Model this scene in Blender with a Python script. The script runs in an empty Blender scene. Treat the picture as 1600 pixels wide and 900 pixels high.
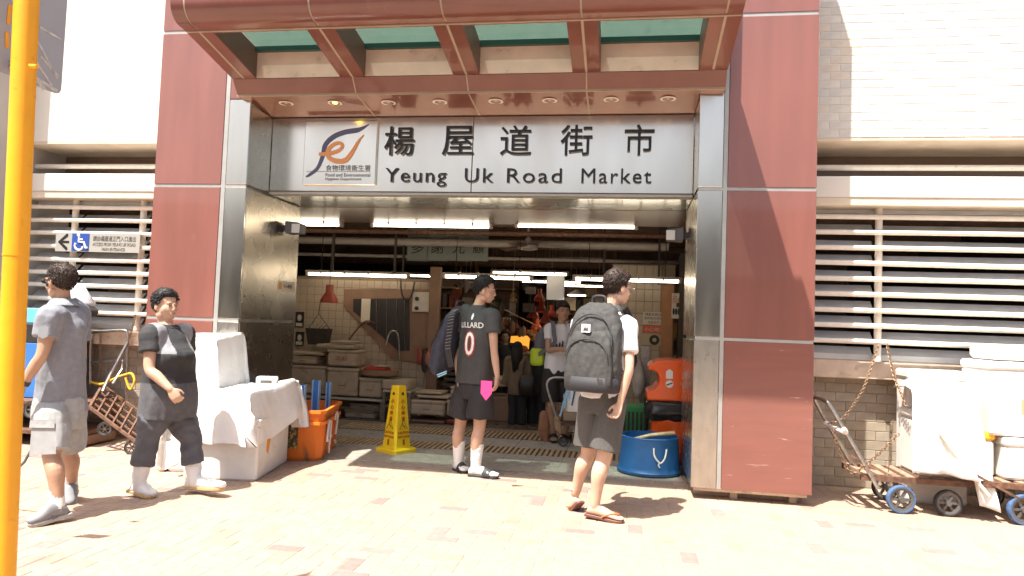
import bpy, bmesh, math, random
from mathutils import Vector, Matrix, noise
from mathutils.bvhtree import BVHTree
random.seed(7)
V = Vector
SC = bpy.context.scene
COL = SC.collection
# ---------------------------------------------------------------- camera
CAM_LOC = V((-.828, -6.208, 1.42)); FPX = 1109.2
YAW, TILT, ROLL = .158, .049, .0366
_cy, _sy, _ct, _st = math.cos(YAW), math.sin(YAW), math.cos(TILT), math.sin(TILT)
_fw = V((-_sy*_ct, _cy*_ct, _st)); _r = V((_cy, _sy, 0)); _u = _r.cross(_fw)
_cr, _sr = math.cos(ROLL), math.sin(ROLL)
_R, _U = _r*_cr + _u*_sr, _u*_cr - _r*_sr
cam_data = bpy.data.cameras.new('camera'); cam = bpy.data.objects.new('camera', cam_data); COL.objects.link(cam)
cam_data.sensor_width = 36; cam_data.lens = FPX/1600*36; cam_data.clip_start = .05; cam_data.clip_end = 3000
_m = Matrix.Identity(4)
for i in range(3):
    _m[i][0] = _R[i]; _m[i][1] = _U[i]; _m[i][2] = -_fw[i]; _m[i][3] = CAM_LOC[i]
cam.matrix_world = _m
SC.camera = cam
# ---------------------------------------------------------------- sky, sun, exposure
SUN = V((.285, .38, -1)).normalized()
world = bpy.data.worlds.new('World'); SC.world = world; world.use_nodes = True
nt = world.node_tree; nt.nodes.clear()
sky = nt.nodes.new('ShaderNodeTexSky'); sky.sky_type = 'NISHITA'; sky.sun_disc = False
sky.sun_elevation = math.asin(-SUN.z); sky.sun_rotation = math.atan2(-SUN.x, -SUN.y)
sky.air_density = 1.0; sky.dust_density = 6; sky.ozone_density = 1
bg = nt.nodes.new('ShaderNodeBackground'); bg.inputs['Strength'].default_value = .09
wo = nt.nodes.new('ShaderNodeOutputWorld')
nt.links.new(sky.outputs[0], bg.inputs[0]); nt.links.new(bg.outputs[0], wo.inputs[0])
sun_data = bpy.data.lights.new('sun', 'SUN'); sun_data.energy = 5.0; sun_data.angle = math.radians(.6); sun_data.color = (1, .955, .87)
sun = bpy.data.objects.new('sun', sun_data); COL.objects.link(sun); sun.location = (-6, -8, 20)
sun.rotation_euler = SUN.to_track_quat('-Z', 'Y').to_euler()
SC.view_settings.view_transform = 'Standard'; SC.view_settings.look = 'None'; SC.view_settings.gamma = 1
SC.view_settings.use_curve_mapping = False; SC.view_settings.exposure = 1.3
SC.render.engine = 'CYCLES'
SC.cycles.use_denoising = True; SC.cycles.max_bounces = 8; SC.cycles.sample_clamp_indirect = 6
SC.cycles.caustics_reflective = True; SC.cycles.caustics_refractive = False; SC.cycles.blur_glossy = .15

def P(u, v, y=None, z=None, x=None):
    """world point where the line of sight through photo pixel (u, v) meets the plane y=, z= or x="""
    d = _fw + _R*((u-800)/FPX) + _U*((450-v)/FPX)
    if y is not None: t = (y-CAM_LOC.y)/d.y
    elif z is not None: t = (z-CAM_LOC.z)/d.z
    else: t = (x-CAM_LOC.x)/d.x
    return CAM_LOC + d*t
# ---------------------------------------------------------------- materials
MATS = {}
def mat(name, col, rough=.6, metal=0, var=0, vs=8, bump=0, bs=60, spec=.5, coat=0, dirt=None, ds=3, dth=.55, emit=0, ecol=None, trans=0, aniso=None, attr=False, sheen=0, vstretch=None, rvar=0, sss=0, pos=False):
    if name in MATS: return MATS[name]
    m = bpy.data.materials.new(name); m.use_nodes = True; MATS[name] = m
    t = m.node_tree; N = t.nodes; L = t.links
    b = N['Principled BSDF']
    b.inputs['Base Color'].default_value = (*col, 1); b.inputs['Roughness'].default_value = rough
    b.inputs['Metallic'].default_value = metal; b.inputs['Specular IOR Level'].default_value = spec
    b.inputs['Coat Weight'].default_value = coat; b.inputs['Coat Roughness'].default_value = .05
    b.inputs['Sheen Weight'].default_value = sheen
    if sss: b.inputs['Subsurface Weight'].default_value = sss; b.inputs['Subsurface Radius'].default_value = (.012, .005, .003); b.inputs['Subsurface Scale'].default_value = 1
    if trans: b.inputs['Transmission Weight'].default_value = trans
    if emit:
        b.inputs['Emission Color'].default_value = (*(ecol or col), 1); b.inputs['Emission Strength'].default_value = emit
    tc = N.new('ShaderNodeTexCoord'); src = tc.outputs['Object']
    if pos: src = N.new('ShaderNodeNewGeometry').outputs['Position']
    if vstretch:
        mp = N.new('ShaderNodeMapping'); mp.inputs['Scale'].default_value = vstretch; L.new(src, mp.inputs[0]); src = mp.outputs[0]
    cur = None
    if attr:
        a = N.new('ShaderNodeVertexColor'); a.layer_name = 'Col'; cur = a.outputs[0]
    def noise_tex(sc, det=5, dist=0):
        n = N.new('ShaderNodeTexNoise'); n.inputs['Scale'].default_value = sc; n.inputs['Detail'].default_value = det
        n.inputs['Distortion'].default_value = dist; L.new(src, n.inputs['Vector']); return n.outputs['Fac']
    def mixc(fac, c1, c2, mode='MIX'):
        x = N.new('ShaderNodeMix'); x.data_type = 'RGBA'; x.blend_type = mode
        if hasattr(fac, 'links'): L.new(fac, x.inputs[0])
        else: x.inputs[0].default_value = fac
        for c, i in ((c1, 6), (c2, 7)):
            if hasattr(c, 'links'): L.new(c, x.inputs[i])
            else: x.inputs[i].default_value = (*c, 1)
        return x.outputs[2]
    base = cur if cur is not None else col
    if var:
        r = N.new('ShaderNodeMapRange'); r.inputs[1].default_value = .3; r.inputs[2].default_value = .7
        r.inputs[3].default_value = 1-var; r.inputs[4].default_value = 1+var
        L.new(noise_tex(vs), r.inputs[0])
        g = N.new('ShaderNodeCombineColor'); [L.new(r.outputs[0], g.inputs[k]) for k in range(3)]
        base = mixc(1., base, g.outputs[0], 'MULTIPLY')
    if dirt:
        r = N.new('ShaderNodeMapRange'); r.inputs[1].default_value = dth; r.inputs[2].default_value = dth+.13
        L.new(noise_tex(ds, 8, .6), r.inputs[0]); base = mixc(r.outputs[0], base, dirt)
    if hasattr(base, 'links'): L.new(base, b.inputs['Base Color'])
    if rvar:
        r = N.new('ShaderNodeMapRange'); r.inputs[3].default_value = max(.02, rough-rvar); r.inputs[4].default_value = min(1, rough+rvar)
        L.new(noise_tex(vs*1.7), r.inputs[0]); L.new(r.outputs[0], b.inputs['Roughness'])
    if bump:
        bp = N.new('ShaderNodeBump'); bp.inputs['Strength'].default_value = bump; bp.inputs['Distance'].default_value = .01
        L.new(noise_tex(bs), bp.inputs['Height']); L.new(bp.outputs[0], b.inputs['Normal'])
    if aniso: b.inputs['Anisotropic'].default_value = aniso
    return m
# ---------------------------------------------------------------- mesh helpers
def obj(name, me, parent=None, m=None):
    o = bpy.data.objects.new(name, me); COL.objects.link(o)
    if parent is not None: o.parent = parent
    if m is not None and me is not None and not me.materials: me.materials.append(m)
    return o
def tag(o, label=None, cat=None, group=None, kind=None):
    if label: o['label'] = label
    if cat: o['category'] = cat
    if group: o['group'] = group
    if kind: o['kind'] = kind
    return o
def thing(name, label, cat, loc=(0, 0, 0), group=None):
    o = bpy.data.objects.new(name, None); COL.objects.link(o); o.location = loc; o.empty_display_size = .1
    return tag(o, label, cat, group)
class B:
    """collects shapes, builds ONE mesh object"""
    def __init__(s): s.v = []; s.f = []; s.mi = []; s.cur = 0
    def add(s, vs, fs, M=None):
        n = len(s.v)
        s.v += [tuple(M @ V(p)) if M else tuple(p) for p in vs]
        for f in fs: s.f.append(tuple(n+i for i in f)); s.mi.append(s.cur)
        return s
    def box(s, a, b, M=None):
        x0, y0, z0 = [min(p, q) for p, q in zip(a, b)]; x1, y1, z1 = [max(p, q) for p, q in zip(a, b)]
        return s.add([(x0,y0,z0),(x1,y0,z0),(x1,y1,z0),(x0,y1,z0),(x0,y0,z1),(x1,y0,z1),(x1,y1,z1),(x0,y1,z1)],
            [(0,3,2,1),(4,5,6,7),(0,1,5,4),(1,2,6,5),(2,3,7,6),(3,0,4,7)], M)
    def cbox(s, a, b, c=.01, M=None):
        """box with chamfered vertical and horizontal edges"""
        x0, y0, z0 = [min(p, q) for p, q in zip(a, b)]; x1, y1, z1 = [max(p, q) for p, q in zip(a, b)]
        c = min(c, (x1-x0)*.45, (y1-y0)*.45, (z1-z0)*.45)
        def ring(z, i):
            return [(x0+i+c,y0+i,z),(x1-i-c,y0+i,z),(x1-i,y0+i+c,z),(x1-i,y1-i-c,z),(x1-i-c,y1-i,z),(x0+i+c,y1-i,z),(x0+i,y1-i-c,z),(x0+i,y0+i+c,z)]
        return s.loft([ring(z0, c*.6), ring(z0+c, 0), ring(z1-c, 0), ring(z1, c*.6)], M=M)
    def loft(s, rings, cap=True, closed=False, M=None, cyc=True):
        n = len(rings[0]); vs = [p for r in rings for p in r]; fs = []
        k = len(rings)
        for i in range(k if closed else k-1):
            j = (i+1) % k
            for a in range(n if cyc else n-1):
                b = (a+1) % n; fs.append((i*n+a, i*n+b, j*n+b, j*n+a))
        if cap and not closed: fs.append(tuple(range(n-1, -1, -1))); fs.append(tuple((k-1)*n+i for i in range(n)))
        return s.add(vs, fs, M)
    def tube(s, pts, r, n=8, closed=False, cap=True, up=None):
        pts = [V(p) for p in pts]; k = len(pts); rs = r if isinstance(r, (list, tuple)) else [r]*k
        rings = []; prev = up
        for i in range(k):
            if closed: t = pts[(i+1) % k]-pts[i-1]
            else: t = pts[min(i+1, k-1)]-pts[max(i-1, 0)]
            t.normalize()
            if prev is None: prev = V((0, 0, 1)) if abs(t.z) < .9 else V((1, 0, 0))
            a = (prev - t*prev.dot(t)); a = a.normalized() if a.length > 1e-6 else t.orthogonal().normalized()
            prev = a; b = t.cross(a)
            rings.append([pts[i]+(a*math.cos(2*math.pi*q/n)+b*math.sin(2*math.pi*q/n))*rs[i] for q in range(n)])
        return s.loft(rings, cap, closed)
    def bar(s, p, q, w, h, up=(0, 0, 1)):
        """rectangular bar from p to q"""
        p, q = V(p), V(q); t = (q-p).normalized(); up = V(up)
        a = t.cross(up); a = a.normalized() if a.length > 1e-5 else t.orthogonal().normalized(); b = a.cross(t)
        r = lambda c: [c-a*w/2-b*h/2, c+a*w/2-b*h/2, c+a*w/2+b*h/2, c-a*w/2+b*h/2]
        return s.loft([r(p), r(q)])
    def lathe(s, prof, c=(0, 0, 0), n=24, M=None, cap=True):
        c = V(c)
        return s.loft([[c+V((r*math.cos(2*math.pi*i/n), r*math.sin(2*math.pi*i/n), z)) for i in range(n)] for r, z in prof], cap=cap, M=M)
    def ell(s, c, r, M=None, n=16, k=10):
        c = V(c); r = V(r) if not isinstance(r, (int, float)) else V((r, r, r)); rings = []
        for i in range(1, k):
            a = math.pi*i/k
            rings.append([c+V((r.x*math.sin(a)*math.cos(2*math.pi*j/n), r.y*math.sin(a)*math.sin(2*math.pi*j/n), -r.z*math.cos(a))) for j in range(n)])
        return s.loft(rings, M=M)
    def prism(s, poly, d, M=None):
        """poly: list of (x,y); extruded from z=0 to d in local frame M"""
        a = sum(poly[i][0]*poly[(i+1) % len(poly)][1]-poly[(i+1) % len(poly)][0]*poly[i][1] for i in range(len(poly)))
        if a < 0: poly = poly[::-1]
        return s.loft([[V((x, y, 0)) for x, y in poly], [V((x, y, d)) for x, y in poly]], M=M)
    def mesh(s, name, m=None, smooth=False, bevel=0, seg=1, ang=30):
        me = bpy.data.meshes.new(name); me.from_pydata(s.v, [], s.f); me.update()
        ms = m if isinstance(m, (list, tuple)) else [m]
        for x in ms:
            if x is not None: me.materials.append(x)
        if any(s.mi): me.polygons.foreach_set('material_index', s.mi)
        if bevel:
            bm = bmesh.new(); bm.from_mesh(me)
            es = [e for e in bm.edges if len(e.link_faces) == 2 and e.calc_face_angle(0) > math.radians(ang)]
            bmesh.ops.bevel(bm, geom=es, offset=bevel, segments=seg, affect='EDGES', profile=.5, clamp_overlap=True)
            bm.to_mesh(me); bm.free()
        if smooth:
            me.polygons.foreach_set('use_smooth', [True]*len(me.polygons))
            if smooth != 2: me.set_sharp_from_angle(angle=math.radians(40))
        return me
    def build(s, name, m=None, parent=None, smooth=False, bevel=0, seg=1, **k):
        return obj(name, s.mesh(name, m, smooth, bevel, seg), parent)
def frame(o, x, y, z=None):
    """matrix with origin o and axes x, y"""
    x = V(x).normalized(); y = V(y); y = (y-x*y.dot(x)).normalized(); z = x.cross(y)
    M = Matrix.Identity(4)
    for i in range(3): M[i][0] = x[i]; M[i][1] = y[i]; M[i][2] = z[i]; M[i][3] = o[i]
    return M
def copytree(o, parent=None):
    c = o.copy(); COL.objects.link(c); c.parent = parent
    for ch in list(o.children): copytree(ch, c)
    return c
def text_mesh(s, size=.1, depth=.004, align='CENTER', sp=1.0, bold=0, sx=1, bev=0):
    cu = bpy.data.curves.new('text', 'FONT'); cu.body = s; cu.size = size; cu.extrude = depth; cu.align_x = align; cu.space_character = sp
    cu.offset = bold; cu.resolution_u = 3; cu.bevel_depth = bev
    o = bpy.data.objects.new('text', cu); COL.objects.link(o)
    dg = bpy.context.evaluated_depsgraph_get(); me = bpy.data.meshes.new_from_object(o.evaluated_get(dg)); bpy.data.objects.remove(o)
    if sx != 1:
        for v in me.vertices: v.co.x *= sx
    return me
def text(s, M, m, name='lettering', parent=None, **k):
    me = text_mesh(s, **k); me.materials.clear(); me.transform(M); me.materials.append(m); return obj(name, me, parent)
XZ = lambda o: frame(o, (1, 0, 0), (0, 0, 1))      # local frame of a front facing the street (normal -y)
# ================================================================ materials of the setting
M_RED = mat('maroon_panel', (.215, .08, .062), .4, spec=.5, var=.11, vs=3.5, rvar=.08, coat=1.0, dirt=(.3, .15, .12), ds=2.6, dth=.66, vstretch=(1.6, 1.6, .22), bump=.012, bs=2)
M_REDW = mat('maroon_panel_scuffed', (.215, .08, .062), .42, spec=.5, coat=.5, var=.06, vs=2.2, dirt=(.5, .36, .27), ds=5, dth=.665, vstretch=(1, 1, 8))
M_REDC = mat('shade_darkened_canopy_maroon', (.15, .046, .033), .36, spec=.5, var=.1, vs=4, rvar=.08, coat=.5, dirt=(.22, .09, .065), ds=3, dth=.66)  # darker canopy maroon; the underside's shade is put into the colour too
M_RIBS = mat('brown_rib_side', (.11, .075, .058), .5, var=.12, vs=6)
M_BEIGE = mat('beige_primed_panel', (.62, .46, .38), .5, var=.1, vs=5, dirt=(.4, .26, .2), ds=7, dth=.62)
M_SEAL = mat('beige_sealant', (.34, .27, .2), .7, var=.1)
M_ALU = mat('grey_aluminium_strip', (.42, .42, .4), .45, metal=.5, var=.08)
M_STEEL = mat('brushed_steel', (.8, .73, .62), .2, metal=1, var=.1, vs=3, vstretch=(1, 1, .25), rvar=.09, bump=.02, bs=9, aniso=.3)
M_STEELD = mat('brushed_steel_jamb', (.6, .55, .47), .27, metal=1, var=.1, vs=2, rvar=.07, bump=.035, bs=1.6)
M_STEELW = mat('weathered_steel', (.5, .48, .44), .3, metal=1, var=.1, vs=14, rvar=.1, bump=.02, bs=9, vstretch=(1, 1, .4), dirt=(.4, .38, .34), ds=40, dth=.66)
M_WHITEW = mat('cream_wall_paint', (.7, .67, .61), .85, var=.05, vs=1.5, bump=.08, bs=40, dirt=(.6, .54, .45), ds=4, dth=.68)
M_SOFFIT = mat('beige_concrete', (.62, .54, .43), .85, var=.12, vs=4, bump=.1, bs=30)
M_SILL = mat('stained_sill_concrete', (.6, .47, .36), .85, var=.18, vs=6, bump=.15, bs=35, dirt=(.4, .32, .26), ds=9, dth=.6)
M_GREYT = mat('pale_grey_wall_tile', (.5, .5, .46), .6, var=.12, vs=7, bump=.08, bs=60, attr=True)
M_GROUTW = mat('white_grout', (.72, .7, .66), .9)
M_GROUTB = mat('sandy_grout', (.46, .4, .32), .9, var=.1)
M_PIPE = mat('cream_painted_pipe', (.72, .66, .57), .45, var=.08, vs=12, dirt=(.42, .36, .29), ds=30, dth=.66)
M_SLAT = mat('grey_louvre_slat', (.5, .5, .5), .5, var=.1, vs=6)
M_BRICK = mat('paving_brick', (.45, .33, .25), .85, var=.12, vs=22, bump=.2, bs=90, attr=True, pos=True, dirt=(.25, .18, .145), ds=2.2, dth=.6)
M_SAND = mat('paving_joint_sand', (.36, .28, .22), .95, var=.15, vs=40)
M_ASPH = mat('asphalt', (.07, .07, .07), .9, var=.2, vs=20, bump=.2, bs=120)
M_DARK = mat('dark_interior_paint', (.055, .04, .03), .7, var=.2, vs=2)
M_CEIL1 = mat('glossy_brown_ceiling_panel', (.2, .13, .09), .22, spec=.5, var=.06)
M_CTILE = mat('cream_wall_tile', (.46, .37, .27), .3, var=.08, vs=5)
M_CGROUT = mat('dirty_grout', (.26, .2, .14), .9)
M_STILE = mat('mirror_grey_soffit_tile', (.42, .46, .42), .12, metal=.35, var=.05)
M_FTILE = mat('ribbed_floor_tile', (.42, .38, .32), .75, var=.16, vs=12, bump=.15, bs=80, dirt=(.22, .2, .17), ds=6, dth=.6)
M_TACT = mat('ochre_ridge_tile', (.5, .36, .21), .7, var=.18, vs=14)
M_TACTD = mat('dark_ridge_groove', (.1, .07, .05), .8)
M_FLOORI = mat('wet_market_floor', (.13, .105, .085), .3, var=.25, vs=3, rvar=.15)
M_BLACK = mat('black_letter', (.018, .016, .016), .35)
M_GLASSG = bpy.data.materials.new('green_tinted_glass'); M_GLASSG.use_nodes = True
_t = M_GLASSG.node_tree; _b = _t.nodes['Principled BSDF']
_tr = _t.nodes.new('ShaderNodeBsdfTransparent'); _tr.inputs[0].default_value = (.64, .76, .73, 1)
_mx = _t.nodes.new('ShaderNodeMixShader'); _mx.inputs[0].default_value = .45
_b.inputs['Base Color'].default_value = (.025, .09, .08, 1); _b.inputs['Roughness'].default_value = .1
_tl = _t.nodes.new('ShaderNodeBsdfTranslucent'); _tl.inputs[0].default_value = (.045, .15, .13, 1)
_m2 = _t.nodes.new('ShaderNodeMixShader'); _m2.inputs[0].default_value = .5
_t.links.new(_b.outputs[0], _m2.inputs[1]); _t.links.new(_tl.outputs[0], _m2.inputs[2])
_t.links.new(_tr.outputs[0], _mx.inputs[1]); _t.links.new(_m2.outputs[0], _mx.inputs[2]); _t.links.new(_mx.outputs[0], _t.nodes['Material Output'].inputs[0])

ZB, ZL, ZU, ZT, ZTOP = .097, 1.348, 2.627, 4.139, 5.6
XL0, XL1, XL2, XR0, XR1, XR2 = -5.375, -4.675, -4.411, -.235, 0.0, .731
DJ = 1.155      # depth of the steel jambs
# ================================================================ ground
tag(B().box((-600, -600, -.3), (600, 1400, -.13)).build('ground', M_ASPH), kind='structure')
pav = tag(B().box((-40, -9, -.2), (40, .97, -.0035)).build('pavement', M_SAND), kind='structure')
kerb = tag(B().cbox((-40, -9.16, -.2), (40, -9.002, -.0), .012).build('kerb', mat('kerb_concrete', (.4, .38, .35), .85, var=.1)), kind='structure')

def set_col(me, cols):
    a = me.color_attributes.new('Col', 'FLOAT_COLOR', 'POINT')
    a.data.foreach_set('color', [c for col in cols for c in (*col, 1)])
def brick_verts(w, h, d=.03, g=.0022, c=.004):
    x0, x1, y0, y1 = g, w-g, g, h-g
    vs = [(x0, y0, -d), (x1, y0, -d), (x1, y1, -d), (x0, y1, -d), (x0, y0, -c), (x1, y0, -c), (x1, y1, -c), (x0, y1, -c),
          (x0+c, y0+c, 0), (x1-c, y0+c, 0), (x1-c, y1-c, 0), (x0+c, y1-c, 0)]
    fs = [(8, 9, 10, 11)]
    for i in range(4):
        j = (i+1) % 4; fs += [(4+i, 4+j, 8+j, 8+i), (i, j, 4+j, 4+i)]
    return vs, fs
BRICKC = []
for i in range(10):
    k = random.random()
    BRICKC.append((.345+.025*k, .248+.02*k-random.random()*.006, .182+.016*k))
BRICKC += [(.325, .225, .165), (.37, .262, .185)]
DARKC = [(.235, .17, .152), (.22, .158, .14), (.255, .185, .165)]
U = .1085
bricks = []
rb = random.Random(3)
x_off, y_off = -7.6, -3.75
for i in range(0, int(12.2/U)):
    for j in range(0, int(4.75/U)):
        t = (i-j) % 4; x, y = x_off+i*U, y_off+j*U
        if t == 0: w, h, X, Y = 2*U, U, x, y
        elif t == 2: w, h, X, Y = U, 2*U, x, y-U
        else: continue
        if Y+h > .95 or (X+w > XL2-.02 and X < XR0 and Y+h > .40): continue
        dk = noise.noise(V((X*.9, Y*.9, 3)))
        c = rb.choice(DARKC) if rb.random() < .06+.05*dk else rb.choice(BRICKC)
        bricks.append((X, Y, w, h, c, t == 0))
# two rows of grey border bricks along the entrance floor
bo = []
x = XL2+.0
while x < XR0-.05:
    w = min(.21, XR0-x)
    for r_ in range(2): bo.append((x+(-.1 if r_ else 0), .405+r_*.107, w, .107, rb.choice([(.27, .22, .19), (.3, .23, .19), (.24, .2, .18)]), True))
    x += .21
def px_area(b):
    d = (V((b[0], b[1], 0))-CAM_LOC); z = d.dot(_fw)
    if z < .5: return 0
    u = 800+FPX*d.dot(_R)/z; v = 450-FPX*d.dot(_U)/z
    return 1/z**3 if -20 < u < 1600 and v < 915 else 0
bricks.sort(key=px_area, reverse=True)
single, rest = bricks[:300], bricks[300:]+bo
cache = {}
for k, (X, Y, w, h, c, hz) in enumerate(single):
    key = (hz, c)
    if key not in cache:
        vs, fs = brick_verts(w, h); me = bpy.data.meshes.new('brick'); me.from_pydata(vs, [], fs); set_col(me, [c]*len(vs)); me.materials.append(M_BRICK); cache[key] = me
    o = obj('brick', cache[key], pav); o.location = (X, Y, rb.uniform(-.0012, .0006)); o.rotation_euler = (rb.uniform(-.003, .003), rb.uniform(-.003, .003), rb.uniform(-.006, .006))
bb = B(); cols = []
for X, Y, w, h, c, hz in rest:
    vs, fs = brick_verts(w, h); dz = rb.uniform(-.0012, .0006); tx, ty = rb.uniform(-.004, .004), rb.uniform(-.004, .004)
    bb.add([(X+a, Y+b_, dz+z+tx*a+ty*b_) for a, b_, z in vs], fs); cols += [c]*12
me = bb.mesh('brick_field', M_BRICK); set_col(me, cols); tag(obj('brick_field', me, pav), kind='stuff')
# entrance floor: ribbed tiles and ridged strips
efl = tag(B().box((XL2-.4, .62, -.2), (XR0+.3, 3.3, -.01)).build('entrance_floor', M_CGROUT), kind='structure')
def ribtile(w, h, n, along_y, hgt=.004):
    b = B().box((.002, .002, -.02), (w-.002, h-.002, -.002))
    for i in range(n):
        if along_y: a = (i+.2)*w/n; b.box((a, .008, -.004), (a+w/n*.55, h-.008, hgt-.002))
        else: a = (i+.2)*h/n; b.box((.008, a, -.004), (w-.008, a+h/n*.55, hgt-.002))
    return b
def ridge_tile(w, h, n):
    b = B(); b.cur = 1; b.box((.001, .002, -.02), (w-.001, h-.002, -.004)); b.cur = 0
    for i in range(n):
        a = (i+.22)*w/n; b.cbox((a, .012, -.01), (a+w/n*.56, h-.012, .004), .003)
    return b
TW = (XR0-XL2)/14
tm1 = ribtile(TW, .3, 12, True).mesh('floor_tile', M_FTILE); tm2 = ridge_tile(TW, .42, 5).mesh('ridge_tile', [M_TACT, M_TACTD])
tm3 = ribtile(TW, .26, 16, False, .003).mesh('floor_tile', M_FTILE); tm4 = ridge_tile(TW, .5, 5).mesh('ridge_tile', [M_TACT, M_TACTD])
for i in range(14):
    for y, tm, nm in ((.625, tm1, 'floor_tile'), (.927, tm1, 'floor_tile'), (1.23, tm3, 'floor_tile'), (1.5, tm2, 'ridge_tile'), (1.93, tm3, 'floor_tile'), (2.2, tm3, 'floor_tile'), (2.5, tm4, 'ridge_tile')):
        o = obj(nm, tm, efl); o.location = (XL2+i*TW, y, rb.uniform(-.001, .001))
tag(B().box((-9, 3.31, -.2), (5, 22, -.004)).build('market_floor', M_FLOORI), kind='structure')
tag(B().box((-9, .98, -.2), (XL2-.41, 3.3, -.02)).build('side_floor', M_FLOORI), kind='structure')
tag(B().box((XR0+.31, .98, -.2), (5, 3.3, -.02)).build('store_floor', M_FLOORI), kind='structure')
# ================================================================ entrance portal: two clad pillars
def clad(b0, b1, m, parent, name, d=.012):
    return B().box(b0, b1).build(name, m, parent, bevel=.003)
def pillar(nm, label, x0, x1, s0, s1, side):
    """x0..x1 red front, s0..s1 steel front; side: x of the steel jamb face"""
    t = thing(nm, label, 'pillar', ((x0+x1)/2, .3, 0))
    def add(o): o.parent = t; o.matrix_parent_inverse = Matrix.Translation(-V(t.location)); return o
    g = .0155
    core = [min(x0, s0)+.03, max(x1, s1)-.03]
    add(B().box((core[0], .03, ZB+.02), (core[1], DJ-.02, ZTOP)).build('core', M_ALU))
    zs = [ZB, ZL, ZU, ZT, ZTOP]
    out = x0 if x0 < s0 else x1
    for k in range(4):
        za, zb = zs[k]+(g if k else 0), zs[k+1]-g
        add(clad((x0, 0, za), (x1, .025, zb), M_REDW if k == 0 else M_RED, None, 'red_panel'))
        sgn = 1 if out == x0 else -1
        add(clad((out, .027, za), (out+.02*sgn, .94, zb), M_RED, None, 'red_side_panel'))
        if k < 3:
            zt = min(zb, 3.462)
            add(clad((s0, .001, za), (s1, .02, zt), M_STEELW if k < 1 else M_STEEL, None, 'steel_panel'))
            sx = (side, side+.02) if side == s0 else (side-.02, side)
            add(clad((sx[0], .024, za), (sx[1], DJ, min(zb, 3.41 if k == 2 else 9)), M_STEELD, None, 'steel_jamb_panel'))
    add(clad((s0, .002, 3.47), (s1, .022, ZTOP), M_RED, None, 'red_panel'))
    a, b_ = (x1, s0) if x0 < s0 else (s1, x0)
    add(B().box((a+.004, .004, ZB), (b_-.004, .03, ZTOP)).build('joint_strip', M_ALU))
    for z in zs[1:4]:
        add(B().box((min(x0, s0)+.006, .006, z-g+.002), (max(x1, s1)-.006, .03, z+g-.002)).build('joint_strip', M_ALU))
    # raised feet under the cladding
    for xx in (x0+.12, x1-.12): add(B().box((xx-.03, .12, -.01), (xx+.03, .2, ZB+.02)).build('foot', M_SILL))
    add(B().box((min(x0, s0)+.05, .2, -.01), (max(x1, s1)-.05, .8, ZB+.02)).build('plinth', M_SILL))
    add(B().box((min(x0, s0)+.03, .035, ZB-.03), (max(x1, s1)-.03, .09, ZB+.02)).build('base_rail', M_SILL))
    return t
pillar('clad_pillar', 'maroon and steel clad pillar behind the woman, left of the entrance', XL0, XL1, -4.625, XL2, XL2)
pillar('clad_pillar', 'maroon and steel clad pillar right of the entrance, beside the blue tub', XR1+.012, XR2, XR0, XR1-.03, XR0)
# ================================================================ canopy
can = thing('entrance_canopy', 'maroon canopy with sloping ribs and green glass over the market entrance', 'canopy', (-2.265, 0, 3.4))
def cadd(o): o.parent = can; o.matrix_parent_inverse = Matrix.Translation(-V(can.location)); return o
XA, XB = -4.5, -.03; RX = [-4.376+1.056*i for i in range(5)]
edges = [XA]+RX[1:4]+[XB]
YZ = lambda x: frame((x, 0, 0), (0, 1, 0), (0, 0, 1))     # local x = world y, local y = world z, extrudes along +x
for k in range(4):
    a, b_ = edges[k]+.006, edges[k+1]-.006
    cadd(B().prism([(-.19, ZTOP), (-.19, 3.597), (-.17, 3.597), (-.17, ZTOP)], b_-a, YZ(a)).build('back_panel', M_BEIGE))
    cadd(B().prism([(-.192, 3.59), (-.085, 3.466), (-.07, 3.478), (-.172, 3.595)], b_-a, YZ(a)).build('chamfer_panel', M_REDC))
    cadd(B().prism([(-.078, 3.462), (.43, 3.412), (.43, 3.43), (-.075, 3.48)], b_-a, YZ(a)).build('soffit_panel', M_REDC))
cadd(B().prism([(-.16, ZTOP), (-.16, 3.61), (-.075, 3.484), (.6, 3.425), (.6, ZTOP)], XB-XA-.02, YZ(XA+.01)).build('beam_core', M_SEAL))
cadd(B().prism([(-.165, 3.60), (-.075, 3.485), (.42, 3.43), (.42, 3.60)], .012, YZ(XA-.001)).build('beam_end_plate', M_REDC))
def ribz(y): return 3.59+(-.19-y)*.2
for i, x in enumerate(RX):
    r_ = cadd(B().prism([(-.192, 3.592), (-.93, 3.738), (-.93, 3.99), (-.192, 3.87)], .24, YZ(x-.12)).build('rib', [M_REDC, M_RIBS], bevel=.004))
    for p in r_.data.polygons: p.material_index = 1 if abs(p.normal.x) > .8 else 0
    B().prism([(-.2, 3.5915), (-.925, 3.735), (-.925, 3.75), (-.2, 3.6)], .02, YZ(x-.01)).build('seam', M_SEAL, r_)
    if 0 < i < 4:
        B().prism([(-.195, 3.5955), (-.083, 3.4635), (.43, 3.4095), (.43, 3.42), (-.07, 3.475), (-.18, 3.61)], .016, YZ(x-.008)).build('seam', M_SEAL, r_)
for z0, y0 in ((3.4655, -.082),):
    cadd(B().box((XA, y0-.012, z0-.006), (XB, y0+.004, z0+.012)).build('seam', M_SEAL))
prof = [(-.9, 3.73)]
prof = [(-.885, 3.735), (-.985, 3.745)]
for k in range(9):
    a = math.pi/2*k/8; prof.append((-1.0-.145*math.sin(a), 3.90-.155*math.cos(a)))
for k in range(9):
    a = math.pi/2*k/8; prof.append((-1.0-.145*math.cos(a), 4.06+.155*math.sin(a)))
prof += [(-.885, 4.215)]
fe = [XA]+RX[:]+[XB]; fe = [XA, RX[0], RX[1], RX[2], RX[3], RX[4], XB]
for k in range(6):
    cadd(B().prism(prof, fe[k+1]-fe[k]-.016, YZ(fe[k]+.008)).build('fascia_panel', M_REDC, smooth=True))
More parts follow.
